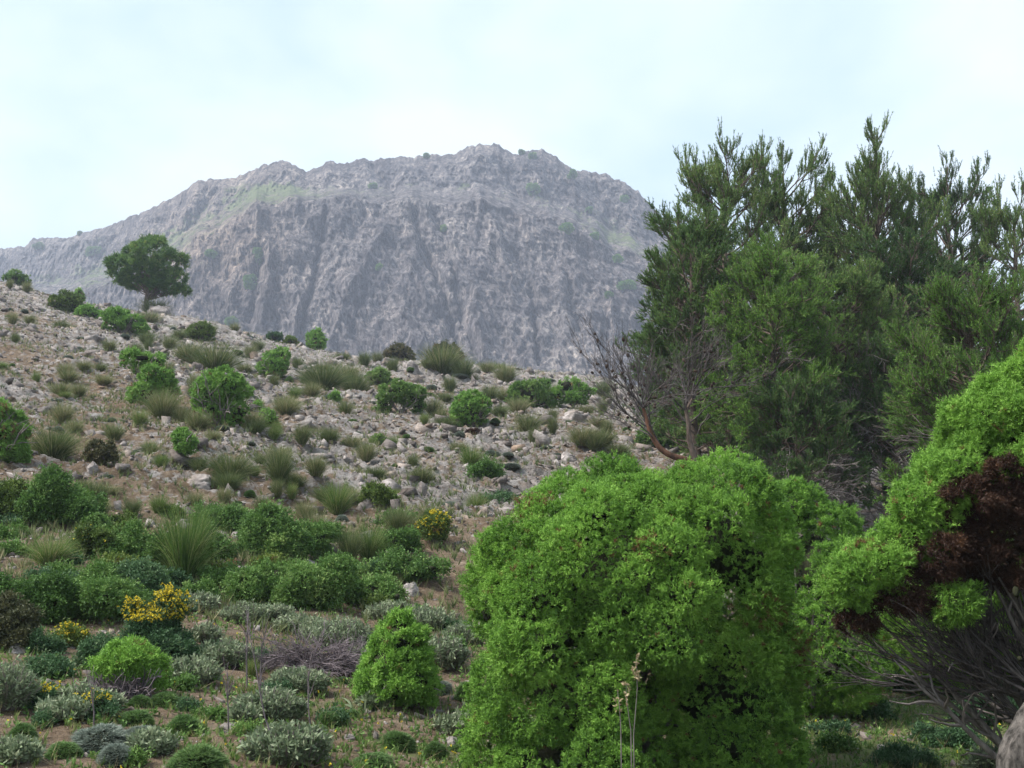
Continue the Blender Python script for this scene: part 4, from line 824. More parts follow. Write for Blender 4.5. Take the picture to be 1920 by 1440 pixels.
# ------------------------------------------------------------------ grass tufts
for i, (X, Y, w, h, k, lab, land) in enumerate([
    (345, 1092, 135, 150, 'g', 'tall fountain of green grass with straw blades in the left thicket', 'the tall grass tuft'), (92, 1062, 84, 62, 'g', 'dense dark green grass tuft in the left thicket', 'the dense dark tuft'),
    (692, 1055, 62, 74, 'g', 'dark green grass tuft among the thicket right of the white outcrop', 'the dark grass tuft'), (632, 968, 62, 66, 'g', 'green grass tuft on pale stone above the thicket', 'the green tuft on stone'),
    (522, 925, 54, 72, 'o', 'tall narrow grass tuft in mid slope', 'the tall narrow tuft'), (432, 902, 112, 62, 'o', 'wide olive grass clump below the lone upright juniper', 'the wide olive clump'), (425, 930, 60, 40, 'o', 'grass tuft at the foot of the wide olive clump', None),
    (402, 702, 125, 60, 'f', 'long bank of olive grass right of the two tiered juniper', 'the long grass bank'), (352, 690, 60, 40, 'f', 'olive grass at the left end of the long bank', None), (97, 872, 120, 70, 'o', 'broad brownish grass clump right of the left edge juniper', 'the broad brown clump'),
    (605, 742, 92, 62, 'o', 'yellowish arching grass clump on the upper slope', 'the arching grass clump'), (650, 728, 60, 50, 'f', 'grass tuft joined to the right of the arching clump', None), (665, 742, 60, 44, 'f', 'olive grass below the arching clump', None), (536, 785, 56, 40, 'o', 'grass tuft above the small round juniper', 'the tuft above the round juniper'),
    (828, 702, 86, 62, 'f', 'tall pale green grass on the crest in front of the dark bush', 'the tall crest grass'), (868, 715, 50, 44, 'f', 'olive grass on the crest right of the tallest', None), (884, 892, 46, 46, 'g', 'green tuft on the bare slope above the largest juniper', 'the green slope tuft'),
    (290, 590, 60, 36, 'f', 'bright grass at the foot of the lone pine', 'the grass under the pine'), (280, 608, 44, 26, 'f', 'grass tuft just below the lone pine grass', None), (948, 718, 48, 38, 'f', 'tan grass on the crest above the dark bluish juniper', None),
    (990, 822, 56, 42, 'f', 'olive grass right of the ball shaped juniper', None), (1092, 852, 60, 42, 'f', 'tan grass left of the dead tree', 'the tan grass by the dead tree'), (1130, 850, 50, 36, 'f', 'tan grass tuft at the dead tree', None), (893, 975, 40, 50, 'g', 'green tuft beside the upper left of the largest juniper', None),
    (655, 1060, 50, 66, 'o', 'thin tan grass right of the white outcrop', None), (590, 1020, 60, 62, 'o', 'tan drooping grass tuft at the right of the wide thicket shrub', 'the drooping tan tuft'), (570, 985, 40, 40, 'o', 'thin grass over the thicket', None), (780, 1010, 44, 40, 'o', 'tan grass behind the gorse', None),
    (305, 790, 70, 60, 'o', 'brown grass hanging below the two tiered juniper', 'the brown hanging grass'), (370, 815, 50, 40, 'o', 'brown grass left of the lumpy dome', None), (470, 812, 50, 46, 'o', 'brown grass right under the lumpy dome', None),
    (112, 752, 42, 30, 'f', 'small olive tuft on the left slope, left of its twin', None), (146, 752, 34, 28, 'f', 'small olive tuft on the left slope, right of its twin', None), (116, 802, 44, 46, 'o', 'tan upright tuft on the left slope', None), (745, 1010, 50, 60, 'o', 'straw coloured grass behind the mid green shrub', None)]):
    me = (T_green if k == 'g' else T_olive if k == 'o' else T_far)[i % 3]
    tuft(X, Y, w*(0.8 if w > 100 else 1), h, me, lab, rz=i*1.1, land=land)
r = np.random.default_rng(99)
taken = [(X, Y) for _, X, Y in LAND]; cnt = 0
def free(X, Y, dmin):
    return all(abs(X-a) > dmin*1.2 or abs(Y-b) > dmin*0.7 for a, b in taken)
tries = 0
while cnt < 215 and tries < 6000:
    tries += 1
    X = r.uniform(0, 1180); top = float(np.interp(X, [p[0] for p in RP], [p[1] for p in RP])); Y = top + 4 + (r.random()**1.15)*(980-top)
    if not free(X, Y, 17): continue
    if X > 820 and Y > 900: continue
    taken.append((X, Y)); k = r.random(); sz = (0.55+0.5*(Y-500)/450)*1.15
    if k < 0.52: tuft(X, Y, sz*r.uniform(20, 46), sz*r.uniform(18, 38), T_far[cnt % 4], None, what='olive grass tuft', rz=r.uniform(0, 6))
    elif k < 0.62: tuft(X, Y, sz*r.uniform(16, 32), sz*r.uniform(16, 34), T_green[cnt % 3], None, what='green grass tuft', rz=r.uniform(0, 6))
    elif k < 0.88: cushion(X, Y, sz*r.uniform(14, 34), sz*r.uniform(6, 11), cnt, None, True, 'grey cushion plant', group='grey cushion plants on the slope')
    else: cushion(X, Y, sz*r.uniform(14, 30), sz*r.uniform(7, 12), cnt, None, False, 'green cushion plant', group='green cushion plants on the slope')
    cnt += 1
r = np.random.default_rng(123); cnt = 0
while cnt < 34:                                            # scrub filling the thicket at the foot of the slope
    X, Y = r.uniform(0, 830), r.uniform(935, 1150)
    if Y < 1215-0.9*X*0.0-230+0.10*X: continue
    if not free(X, Y, 20): continue
    taken.append((X, Y)); w, h = r.uniform(34, 84), r.uniform(24, 48); mt, nm_ = [('shrub', 'green'), ('shrub', 'green'), ('olive_shrub', 'olive'), ('dark_shrub', 'blue green')][r.integers(0, 4)]
    e = leafy(X, Y, w, h, None, mt, None, 500+cnt, group='small shrubs of the thicket'); ITEMS.append((e, X, Y, 'small '+nm_+' shrub')); cnt += 1
cnt = 0
while cnt < 46:                                            # mixed small plants on the flat foreground
    X, Y = r.uniform(0, 870), r.uniform(1165, 1440)
    if not free(X, Y, 22) or abs(X-745) < 80 and Y > 1250: continue
    taken.append((X, Y)); k = r.random()
    if k < 0.26:
        e = sage(X, Y, r.uniform(36, 80), r.uniform(30, 55), None, None, 700+cnt); ITEMS.append((e, X, Y, 'small silvery sage'))
    elif k < 0.62: cushion(X, Y, r.uniform(30, 56), r.uniform(10, 18), cnt, None, False, 'green cushion plant')
    elif k < 0.78: tuft(X, Y, r.uniform(24, 50), r.uniform(20, 46), T_green[cnt % 3], None, 'grass tufts in the foreground', 'green grass tuft', r.uniform(0, 6))
    else:
        e = leafy(X, Y, r.uniform(30, 64), r.uniform(20, 38), None, 'shrub' if k < 0.9 else 'dark_shrub', None, 900+cnt, group='low leafy plants in the foreground', name='leafy_plant', cat='plant', dens=0.8); ITEMS.append((e, X, Y, 'low green leafy plant' if k < 0.9 else 'low blue green leafy plant'))
    cnt += 1
# ground plants no one could count: grass, herbs, little yellow flowers
n = 34000; d = 6.2*np.power(34/6.2, r.random(n)**1.0); u = r.uniform(-0.6, 0.6, n); x = u*d
keep = (r.random(n) < np.clip(grassy(x, d)*1.7 + 0.5*noise2(x/0.5, d/0.5, 5), 0.02, 1)); x, d = x[keep], d[keep]; n = len(x)
st = np.stack([x, d, ground_z(x, d)-0.01], -1); dr = nrm(np.stack([r.normal(size=n)*0.35, r.normal(size=n)*0.35, np.ones(n)], -1))
hh = (0.03+0.10*r.random(n)**2)*np.clip(d/11, 0.9, 1.7)
big = r.random(n) < 0.7
a1 = leaves(r, st[big], dr[big], 0.03, 12, 0.055, 0.0065, 0.35, np.clip(0.15+0.6*r.random(big.sum())+0.25*noise2(x[big], d[big], 8), 0, 1), up=0.4)
o = link('grass', make_mesh('grass', a1[0], a1[1], M['green_grass'], {'tint': ('FACE', a1[2])})); tag(o, 'short green and straw grass covering the flat foreground', 'grass'); o['kind'] = 'stuff'
a2 = leaves(r, st[~big], dr[~big], hh[~big], 12, 0.04, 0.016, 0.6, kite=True)
o = link('low_herbs', make_mesh('low_herbs', a2[0], a2[1], M['shrub'], {'tint': ('FACE', a2[2])})); tag(o, 'low leafy herbs scattered between the stones', 'herbs'); o['kind'] = 'stuff'
k = r.choice(n, 420); c = st[k]+np.stack([0*hh[k], 0*hh[k], 0.05+0.05*r.random(len(k))], -1); c = c[(c[:, 1] < 13)]
a3 = leaves(r, c, runit(r, len(c)), 0.005, 5, 0.014, 0.013, 0.95, kite=True)
o = link('wild_flowers', make_mesh('wild_flowers', a3[0], a3[1], M['yellow'], {'tint': ('FACE', a3[2])})); tag(o, 'tiny yellow flowers dotted through the foreground grass', 'flowers'); o['kind'] = 'stuff'
# thin grass and low dry herbs growing between the stones of the slope
r = np.random.default_rng(321); m_ = 30000; d = 13*np.power(92/13, r.random(m_)**0.75); u = r.uniform(-0.52, 0.30, m_); x2 = u*d
kp = r.random(m_) < np.clip(0.55+0.8*fbm2(x2/1.8, d/1.3, 3, 77), 0.03, 1); x2, d2_ = x2[kp], d[kp]; s2_ = np.stack([x2, d2_, ground_z(x2, d2_)], -1)
dd_ = nrm(np.stack([r.normal(size=len(x2))*0.4, r.normal(size=len(x2))*0.4, np.ones(len(x2))], -1)); sc2 = np.clip(d2_/28, 0.5, 2.2)
a5 = leaves(r, s2_, dd_, 0.05*sc2, 9, 0.16, 0.016, 0.45, np.clip(0.3+0.6*r.random(len(x2))+0.3*noise2(x2/2, d2_/2, 9), 0, 1), up=0.35)
o = link('slope_grass', make_mesh('slope_grass', a5[0], a5[1], M['grass'], {'tint': ('FACE', a5[2])})); tag(o, 'thin dry grass growing between the stones of the hillside', 'grass'); o['kind'] = 'stuff'
r = np.random.default_rng(322)
# dry straw litter
k = r.choice(n, 5000); a4 = leaves(r, st[k], dr[k], 0.03, 5, 0.13, 0.004, 0.75)
o = link('dry_grass', make_mesh('dry_grass', a4[0], a4[1], M['straw'], {'tint': ('FACE', a4[2])})); tag(o, 'thin dry straw lying through the foreground grass', 'dry grass'); o['kind'] = 'stuff'

# ------------------------------------------------------------------ dead twig heap, bare stalks, seed heads, strap leaves
r = np.random.default_rng(7)
def heap(X, Y, w, h, label, n=260, land=None):
    p = hit(X, Y); s = p[1]/F; W, H = w*s, h*s
    st = np.stack([r.normal(size=n)*W*0.26, r.normal(size=n)*W*0.14, np.abs(r.normal(size=n))*H*0.25], -1)
    dr = nrm(np.stack([np.sign(st[:, 0])*0.6+r.normal(size=n)*0.7, r.normal(size=n)*0.5, np.abs(r.normal(size=n))*0.45], -1))
    pl = grow(r, st, dr, W*0.38, 8, 0.14, 0, 0.07); pl[..., 2] = np.maximum(pl[..., 2], 0.01)
    s2, d2, _ = spawn(r, pl, 7, 0.2, 1, 0.5, 0.05); p2 = grow(r, s2, d2, W*0.16, 6, 0.15, 0, 0.05)
    o = link('twig_heap', wood_mesh('twig_heap', merge([tubes(pl, 0.006*np.linspace(1, 0.35, 8)[None].repeat(n, 0), 4), tubes(p2, 0.0030*np.linspace(1, 0.4, 6)[None].repeat(len(p2), 0), 3)]), M['dry_twig']))
    o.location = p; tag(o, label, 'dead branches')
    if land: LAND.append((land, X, Y))
heap(598, 1262, 150, 70, 'violet grey heap of dead twigs on the ground left of the conical juniper', 330, 'the dead twig heap')
def stalk(X, Y, pts, label, rad=0.007, leafy_=10, top=0, mat='dry_twig'):
    p = hit(X, Y); d_ = p[1]; pl = np.array([P(a, b, d_) for a, b in pts]) - P(*pts[0], d_)
    pl = pl[None]; k = pl.shape[1]; parts = [tubes(pl, rad*np.linspace(1, 0.45, k)[None], 5)]
    s2, d2, _ = spawn(r, pl, leafy_, 0.35, 1, 0.5, 0.5); p2 = grow(r, s2, d2, 0.16, 5, 0.1, 0.05); parts.append(tubes(p2, rad*0.3*np.ones((len(p2), 5)), 3))
    e = empty('bare_stalk', p); tag(e, label, 'dry stalk', 'tall bare stalks in the foreground'); link('stem', wood_mesh('stem', merge(parts), M[mat]), e)
    if top:
        q = pl[0][-1][None] + np.array([0, 0, -0.12])*r.random((top, 1)) + r.normal(size=(top, 3))*0.012
        link('seed_head', fol_mesh('seed_head', leaves(r, q, nrm(runit(r, top)+np.array([0, 0, 0.8])), 0.01, 4, 0.03, 0.009, 0.5, kite=True), M['straw']), e)
stalk(526, 1436, [(526, 1436), (512, 1390), (497, 1350), (487, 1300), (480, 1255), (472, 1215), (464, 1180)], 'tallest bare stalk, bending left from the bottom edge')
stalk(488, 1300, [(488, 1300), (489, 1250), (492, 1210), (500, 1180)], 'thin brown stalk crossing the tallest one near its top', 0.008)
stalk(588, 1405, [(588, 1405), (582, 1370), (578, 1330), (577, 1280), (581, 1250)], 'slim dark stalk right of the tallest one')
stalk(428, 1380, [(428, 1380), (428, 1340), (426, 1300), (427, 1262)], 'slim dark stalk left of the tallest one')
stalk(175, 1370, [(175, 1370), (176, 1340), (172, 1310), (170, 1285)], 'short dark stalk in front of the domed juniper')
stalk(463, 1300, [(463, 1300), (462, 1240), (463, 1200), (465, 1170)], 'reddish brown leafy stalk left of the twig heap', 0.009, 16)
def stalk_near(d_, pts, label, rad=0.004, top=26, mat='straw'):
    g0 = P(*pts[0], d_); base = np.array([g0[0], g0[1], float(ground_z(g0[0], g0[1]))]); pl = np.array([base] + [P(a, b, d_) for a, b in pts])[None] - base
    e = empty('dry_flower_stalk', base); tag(e, label, 'dry stalk', 'dry flower stalks before the largest juniper')
    link('stem', wood_mesh('stem', tubes(pl, rad*np.linspace(1, 0.5, pl.shape[1])[None], 5), M['twig']), e)
    if top:
        q = pl[0][-1][None] + np.array([0, 0, -0.13])*r.random((top, 1)) + r.normal(size=(top, 3))*0.008
        link('seed_head', fol_mesh('seed_head', leaves(r, q, nrm(runit(r, top)+np.array([0, 0, 0.6])), 0.008, 4, 0.022, 0.010, 0.5, kite=True), M['straw']), e)
stalk_near(7.0, [(1188, 1380), (1192, 1330), (1195, 1290), (1193, 1232)], 'taller dry seed stalk standing before the largest juniper')
stalk_near(7.0, [(1183, 1370), (1176, 1320), (1174, 1285)], 'shorter dry seed stalk leaning left before the largest juniper', top=16)
stalk_near(7.0, [(1164, 1360), (1161, 1320), (1158, 1296)], 'thinnest dry seed stalk left of the other two', top=8)
def straps(X, Y, n, h, label, seed):
    rr = np.random.default_rng(seed); p = hit(X, Y); me = grass_mesh(seed, n, 0.5, h, 0.02, 'sage', 0.0, 0.8)
    o = link('strap_leaf_plant', me); o.location = p; tag(o, label, 'bulb plant', 'strap leaved plants in the shade')
straps(1650, 1300, 9, 0.30, 'strap leaved plant between the second juniper and the bare boughs', 1)
straps(1650, 1345, 16, 0.26, 'grey green strap leaved clump on the shaded ground', 2)
straps(1735, 1432, 9, 0.26, 'long strap leaves at the bottom edge under the right juniper', 3)
straps(1580, 1395, 7, 0.20, 'single pale curved leaf blades on the shaded stones', 4)
straps(680, 1335, 10, 0.26, 'strap leaves at the left foot of the conical juniper', 5)
straps(1020, 1470, 5, 0.35, 'pale curved blades at the bottom edge before the largest juniper', 6)
# leaning grey trunk in the bottom right corner
b = P(1925, 1445, 6.3); b[2] = float(ground_z(b[0], b[1])); k = 30
ctrl = np.array([b-np.array([0.02, 0, 0.1]), P(1915, 1435, 6.3), P(1938, 1380, 6.33), P(1975, 1310, 6.4), P(2020, 1240, 6.5), P(2070, 1150, 6.6)])-b
tr = np.stack([np.interp(np.linspace(0, 5, k), np.arange(6), ctrl[:, j]) for j in range(3)], -1)
v, f, t = tubes(tr[None], (np.interp(np.linspace(0, 5, k), [0, 1, 5], [0.15, 0.12, 0.09]))[None], 28)
ax = np.repeat(tr, 28, 0); q = v-ax; ang = np.arctan2(q[:, 0], q[:, 1]); v = ax + q*(1+0.16*(1-2*np.abs(noise2(ang*3.2, v[:, 2]*3, 4)))+0.06*noise2(ang*9, v[:, 2]*14, 5))[:, None]
e = empty('tree_trunk', b); tag(e, 'thick grey trunk leaning in at the bottom right corner', 'trunk'); link('trunk', wood_mesh('trunk', (v, f, t), M['grey_bark']), e)
s2, d2, _ = spawn(r, tr[None], 5, 0.5, 1, 0.8, 0.4); link('branches', wood_mesh('branches', tubes(grow(r, s2, d2, 0.6, 6, 0.15), 0.02*np.linspace(1, 0.3, 6)[None].repeat(5, 0), 6), M['grey_bark']), e)

# ------------------------------------------------------------------ pines
def pine(X, d, ytop, ybase_foliage, wpx, label, seed, prof='tall', mat='pine', limbs=46, shoots=8, twigs=9, land=None, group='pines at the right', sl=0.40, dead=0, tint=(0.15, 0.95), lean=0.0, needle=0.065, nk=20, up=0.35, ylo=0.0, name='pine_tree'):
    r = np.random.default_rng(seed); u, t = ray(X, 900); bx = float(u)*d; bz = float(ground_z(bx, d)); base = np.array([bx, d, bz-0.1])
    top = P(X, ytop, d)[2]-bz; lowz = max(P(X, ybase_foliage, d)[2]-bz, ylo); Rw = wpx*0.5*d/F
    k = 12; trunk = np.zeros((1, k, 3)); trunk[0, :, 2] = np.linspace(0, top*0.86, k); trunk[0, :, 0] = np.cumsum(r.normal(size=k)*0.05)*top*0.08 + lean*np.linspace(0, 1, k)**1.5; trunk[0, :, 1] = np.cumsum(r.normal(size=k)*0.04)*top*0.08; trunk[0, 0, :2] = 0
    tr_ = (0.016*top)*np.linspace(1, 0.12, k)[None]+0.012
    zz = lowz + (top*0.84-lowz)*np.sort(r.random(limbs))**0.85; s = (zz-lowz)/(top-lowz)
    w = {'tall': lambda s: np.clip(1.10-0.62*s**2.6, 0.1, 1)*np.clip(0.6+s*2.0, 0, 1), 'low': lambda s: np.clip(1.0-0.55*s**2.2, 0.2, 1)}[prof](s)
    a = np.arange(limbs)*2.4+r.normal(size=limbs)*0.6; ti = np.clip(zz/(top*0.86)*(k-1), 0, k-1.001); i0 = ti.astype(int); fr_ = (ti-i0)[:, None]
    st = trunk[0, i0]*(1-fr_)+trunk[0, i0+1]*fr_
    elev = 0.05+0.40*s+1.25*s**3+r.normal(size=limbs)*0.18; dr = nrm(np.stack([np.cos(a), np.sin(a), elev], -1))
    ll = Rw*w*(0.70+0.35*r.random(limbs)); full = ll/np.maximum(np.hypot(dr[:, 0], dr[:, 1]), 0.3)
    full = np.minimum(full, (top*(1.0-0.16*r.random(limbs))-0.25-zz)/np.maximum(dr[:, 2]+0.12, 0.15)); full = np.maximum(full, 0.35)
    lp = grow(r, st, dr, full, 7, 0.10, 0.05)
    lr = (0.008+0.014*full)[:, None]*np.linspace(1, 0.2, 7)[None]
    s2, d2, tt2 = spawn(r, lp, twigs, 0.30, 1.0, 0.75, 0.08); tl = 0.36*np.repeat(np.minimum(full, ll*1.3), twigs)*(1.2-0.55*tt2)+0.10; tp = grow(r, s2, d2, tl, 5, 0.16, 0.10)
    vert = 1.0 if prof == 'tall' else 0.35
    s3, d3, _ = spawn(r, tp, shoots, 0.45, 1.0, 0.60, up*vert); s3b, d3b, _ = spawn(r, lp, shoots, 0.70, 1.0, 0.5, up)
    ns = 14; tpd = trunk[0, -1] + r.normal(size=(ns, 3))*np.array([0.5, 0.5, 0.4])*Rw*0.5
    s3 = np.concatenate([s3, s3b, tpd]); d3 = np.concatenate([d3, d3b, nrm(np.tile([0, 0, 1.0], (ns, 1))+r.normal(size=(ns, 3))*0.25)])
    hz = np.clip(s3[:, 2]/top, 0, 1)[:, None]; d3 = nrm(d3*(1-0.35*hz) + np.array([0, 0, 0.75])*vert*hz**2)
    L = sl*(1.0 if prof == 'tall' else 0.68)*(0.45+0.8*r.random(len(s3)))*(0.75+0.30*hz[:, 0]**4); sh_ = grow(r, s3, d3, L, 4, 0.06, 0.06)
    clump = 0.5+0.5*vnoise(s3[:, 0]/0.5+seed, s3[:, 1]/0.5, s3[:, 2]/0.4, 4); tint_ = tint[0]+(tint[1]-tint[0])*(0.45*clump+0.55*r.random(len(s3)))
    mid = sh_[:, 0]; end = sh_[:, 3]; dm = nrm(end-mid); e1 = px(d)
    f1 = leaves(r, mid, dm, np.linalg.norm(end-mid, axis=1), nk, needle, 0.60*e1+0.003, 0.45, tint_, 0.1)
    w1 = merge([tubes(trunk, tr_, 8), tubes(lp, lr, 6)]); w2 = merge([tubes(tp, np.full((len(tp), 5), 0.007)*np.linspace(1.6, 0.6, 5), 4), tubes(sh_, np.full((len(sh_), 4), 0.0045), 3)])
    parts = [('trunk', wood_mesh('trunk', tubes(trunk, tr_, 9), M['bark'])), ('limbs', wood_mesh('limbs', merge([tubes(lp, lr, 6), w2]), M['bark'])), ('crown', fol_mesh('crown', f1, M[mat]))]
    if dead:
        zz = r.uniform(0.1, 0.55, dead)*top; a = r.uniform(0, 6.28, dead); st = np.stack([0*zz, 0*zz, zz], -1); dr = nrm(np.stack([np.cos(a), np.sin(a)-0.3, 0.35+0*a], -1)); p1 = grow(r, st, dr, Rw*0.95, 7, 0.12)
        q1, qd, _ = spawn(r, p1, 9, 0.25, 1, 0.6, 0.05); p2 = grow(r, q1, qd, Rw*0.35, 6, 0.15); q3, qd3, _ = spawn(r, p2, 5, 0.2, 1, 0.6, 0); p3 = grow(r, q3, qd3, Rw*0.14, 5, 0.15)
        parts.append(('dead_branches', wood_mesh('dead_branches', merge([tubes(p1, 0.022*np.linspace(1, 0.3, 7)[None].repeat(dead, 0), 5), tubes(p2, 0.009*np.linspace(1, 0.4, 6)[None].repeat(len(p2), 0), 4), tubes(p3, 0.005*np.ones((len(p3), 5)), 3)]), M['twig'])))
    return put(name, label, 'tree', group, base, parts, land)
pine(1372, 30, 248, 860, 260, 'tall pine with a feathery rounded head, leftmost of the tall ones', 401, limbs=84, twigs=13, land='the leftmost tall pine')
pine(1512, 33, 246, 850, 215, 'tall pine with thin upright shoots, second of the tall ones from the left', 402, limbs=76, twigs=12)
pine(1664, 31, 232, 860, 250, 'tallest pine, its spiky head highest of the group', 403, limbs=90, twigs=13, land='the tallest pine')
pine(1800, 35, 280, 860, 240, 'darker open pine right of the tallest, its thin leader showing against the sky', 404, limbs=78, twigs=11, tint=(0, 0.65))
pine(1945, 30, 310, 860, 190, 'pine cut off by the right edge', 405, limbs=50)
pine(1308, 27, 350, 850, 245, 'dense lower pine at the left front of the pine group', 406, prof='low', limbs=92, twigs=11, tint=(0.1, 0.85), land='the left front pine', dead=5)
pine(1455, 25, 430, 850, 260, 'yellowish green pine in front of the tall ones, with short upright shoots', 407, prof='low', mat='pine_bright', limbs=84, twigs=11, tint=(0.1, 0.8), dead=6)
pine(1600, 27, 450, 840, 280, 'olive toned pine below the tallest one', 408, prof='low', limbs=84, twigs=11, tint=(0.25, 0.9), dead=10)
pine(1850, 19, 500, 930, 350, 'nearest pine, its bright green shoots hanging behind the right edge juniper', 409, prof='low', mat='pine_bright', limbs=100, twigs=11, tint=(0.05, 0.75), needle=0.06, dead=12, land='the nearest pine')
pine(1720, 29, 410, 900, 280, 'dark pine filling the gap between the tallest and the nearest pine', 410, prof='low', limbs=84, twigs=11, tint=(0, 0.5), dead=6)  # filler and back pines: shade is put into a darker needle tint
pine(1560, 40, 400, 860, 260, 'shade tinted pine deep at the back of the group', 411, prof='low', limbs=90, twigs=11, tint=(0, 0.5))
pine(1400, 38, 450, 870, 240, 'shade tinted pine behind the dense lower one', 412, prof='low', limbs=90, twigs=11, tint=(0, 0.5))
pine(1680, 26, 620, 980, 230, 'low shade tinted pine thicket tree with many dead grey twigs', 413, prof='low', limbs=70, tint=(0, 0.45), dead=26)
pine(1500, 24, 700, 930, 200, 'small shade tinted pine with bare lower branches behind the junipers', 414, prof='low', limbs=60, tint=(0, 0.5), dead=20)

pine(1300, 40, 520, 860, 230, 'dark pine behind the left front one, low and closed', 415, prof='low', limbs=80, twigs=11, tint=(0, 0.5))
pine(1830, 42, 470, 900, 330, 'shade tinted pine at the back right of the group', 416, prof='low', limbs=90, twigs=11, tint=(0, 0.5))
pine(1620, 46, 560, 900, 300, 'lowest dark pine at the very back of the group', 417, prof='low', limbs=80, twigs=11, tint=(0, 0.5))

def lone_pine():
    r = np.random.default_rng(55); X, Y = 275, 566; p = hit(X, Y); s = p[1]/F; W, H = 146*s, 136*s
    shape = [(0.02, 0.56, 0.34, 0.26), (0.02, 0.80, 0.20, 0.18), (-0.26, 0.50, 0.24, 0.16), (0.28, 0.55, 0.22, 0.20), (0.34, 0.36, 0.20, 0.10), (-0.20, 0.36, 0.28, 0.09), (0.22, 0.22, 0.22, 0.06), (0.40, 0.24, 0.12, 0.05), (0.12, 0.66, 0.26, 0.22), (-0.14, 0.64, 0.22, 0.18), (-0.42, 0.44, 0.09, 0.10), (0.0, 0.42, 0.3, 0.14)]
    lobes = [(a*W, r.uniform(-0.12, 0.12)*W, (b+0.17)*H, (rx+0.03)*W, (rx+0.03)*W, (rz+0.02)*H) for a, b, rx, rz in shape]
    fol, _, (sp, spc) = bush_parts(r, lobes, 200, 0.34, 2600, 0.30, 7, 0.16, 0.045, 0.45, 0.6, core=0, tint0=0.1, tint1=0.85)
    cr_ = merge([ellipsoid(l[:3], np.array(l[3:])*0.6, amp=0.2) for l in lobes])
    n = 60; tr_ = np.array([[[0, 0, -0.1], [0.05, 0, 0.5], [-0.05, 0, 1.0], [0.05, 0, 1.8], [0.1, 0, 3.0], [0.05, 0, H*0.8]]])
    tg = spc[r.choice(len(spc), n)]; st = np.zeros((n, 3)); st[:, 2] = np.clip(tg[:, 2]*0.55, 0.8, H*0.75); dr = nrm(tg-st+np.array([0, 0, -0.2])); lp = grow(r, st, dr, np.linalg.norm(tg-st, axis=1), 6, 0.10, 0.03)
    return put('pine_tree', 'lone broad crowned pine on the ridge at the left, against the mountain', 'tree', None, p, [
        ('trunk', wood_mesh('trunk', tubes(tr_, np.array([[0.24, 0.19, 0.17, 0.14, 0.09, 0.03]]), 9), M['bark'])), ('limbs', wood_mesh('limbs', tubes(lp, 0.05*np.linspace(1, 0.3, 6)[None].repeat(n, 0), 5), M['bark'])),
        ('crown', fol_mesh('crown', fol, M['pine']))], 'the lone pine')
lone_pine()

# the dead tree left of the pines
def dead_tree():
    r = np.random.default_rng(66); d = 19.5
    q = [(1318, 892), (1306, 872), (1290, 862), (1262, 857), (1240, 846), (1226, 826), (1216, 805), (1212, 785), (1206, 765)]
    b0 = P(1318, 892, d); base = np.array([b0[0], d, float(ground_z(b0[0], d))]); A = np.array([P(a, b, d) for a, b in q]) - base; A = np.concatenate([[A[0]*np.array([1.05, 1, 0])-np.array([0, 0, 0.1])], A]); tq = np.linspace(0, len(A)-1, 40); A = np.stack([np.interp(tq, np.arange(len(A)), A[:, j]) for j in range(3)], -1)
    for _ in range(12): A[1:-1] = 0.5*A[1:-1]+0.25*(A[2:]+A[:-2])
    B = np.array([P(a, b, d+0.6) for a, b in [(1312, 880), (1300, 850), (1292, 825), (1291, 795), (1286, 770), (1298, 748)]]) - base; B[0, 2] = min(B[0, 2], 0)
    parts = [('trunk', wood_mesh('trunk', tubes(A[None], 0.062*np.linspace(1.25, 0.5, len(A))[None], 9), M['red_bark']))]
    parts.append(('second_trunk', wood_mesh('second_trunk', tubes(B[None], 0.055*np.linspace(1.3, 0.35, len(B))[None], 8), M['bark'])))
    n = 21; st = A[[-1]*6+[-5]*6+[-9]*4+[-13]*3+[-18]*2]; tx = r.uniform(1105, 1290, n); ty = r.uniform(610, 760, n)
    tg = np.array([P(a, b_, d+r.normal()*0.9) for a, b_ in zip(tx, ty)]) - base; L = np.linalg.norm(tg-st, axis=1)
    p1 = grow(r, st, nrm(tg-st+np.array([-0.05, 0, -0.1])), L*1.05, 9, 0.10, 0.02)
    stb = B[[-1]*5+[-2]*4+[-3]*3]; nb_ = len(stb); p1b = grow(r, stb, nrm(r.normal(size=(nb_, 3))*np.array([0.6, 0.5, 0.2])+np.array([0, 0, 0.8])), 1.0, 9, 0.12); p1 = np.concatenate([p1, p1b])
    s2, d2, _ = spawn(r, p1, 7, 0.3, 1, 0.5, 0.15); p2 = grow(r, s2, d2, 0.62, 7, 0.12, 0.03)
    s3, d3, _ = spawn(r, p2, 4, 0.2, 1, 0.55, 0.15); p3 = grow(r, s3, d3, 0.26, 5, 0.12)
    parts.append(('bare_branches', wood_mesh('bare_branches', merge([tubes(p1, 0.015*np.linspace(1, 0.3, 9)[None].repeat(len(p1), 0), 6), tubes(p2, 0.0060*np.linspace(1, 0.4, 7)[None].repeat(len(p2), 0), 4), tubes(p3, 0.0030*np.ones((len(p3), 5)), 3)]), M['bough'])))
    e = put('dead_pine', 'dead leafless pine with a curved red brown trunk and dark cones, left of the pines', 'tree', None, base, parts, 'the dead tree')
    v, f, t = ellipsoid((0, 0, 0), (0.026, 0.026, 0.045), nu=8, nv=7, amp=0.2); cm = make_mesh('cone', v, f, M['cone'])
    al = np.concatenate([p2.reshape(-1, 3), p1[:, 4:].reshape(-1, 3)])
    for i in range(75):
        c = link('cone', cm, e); c.location = al[r.integers(0, len(al))] + r.normal(size=3)*0.02; c.rotation_euler = (r.normal(), r.normal(), 0)
dead_tree()

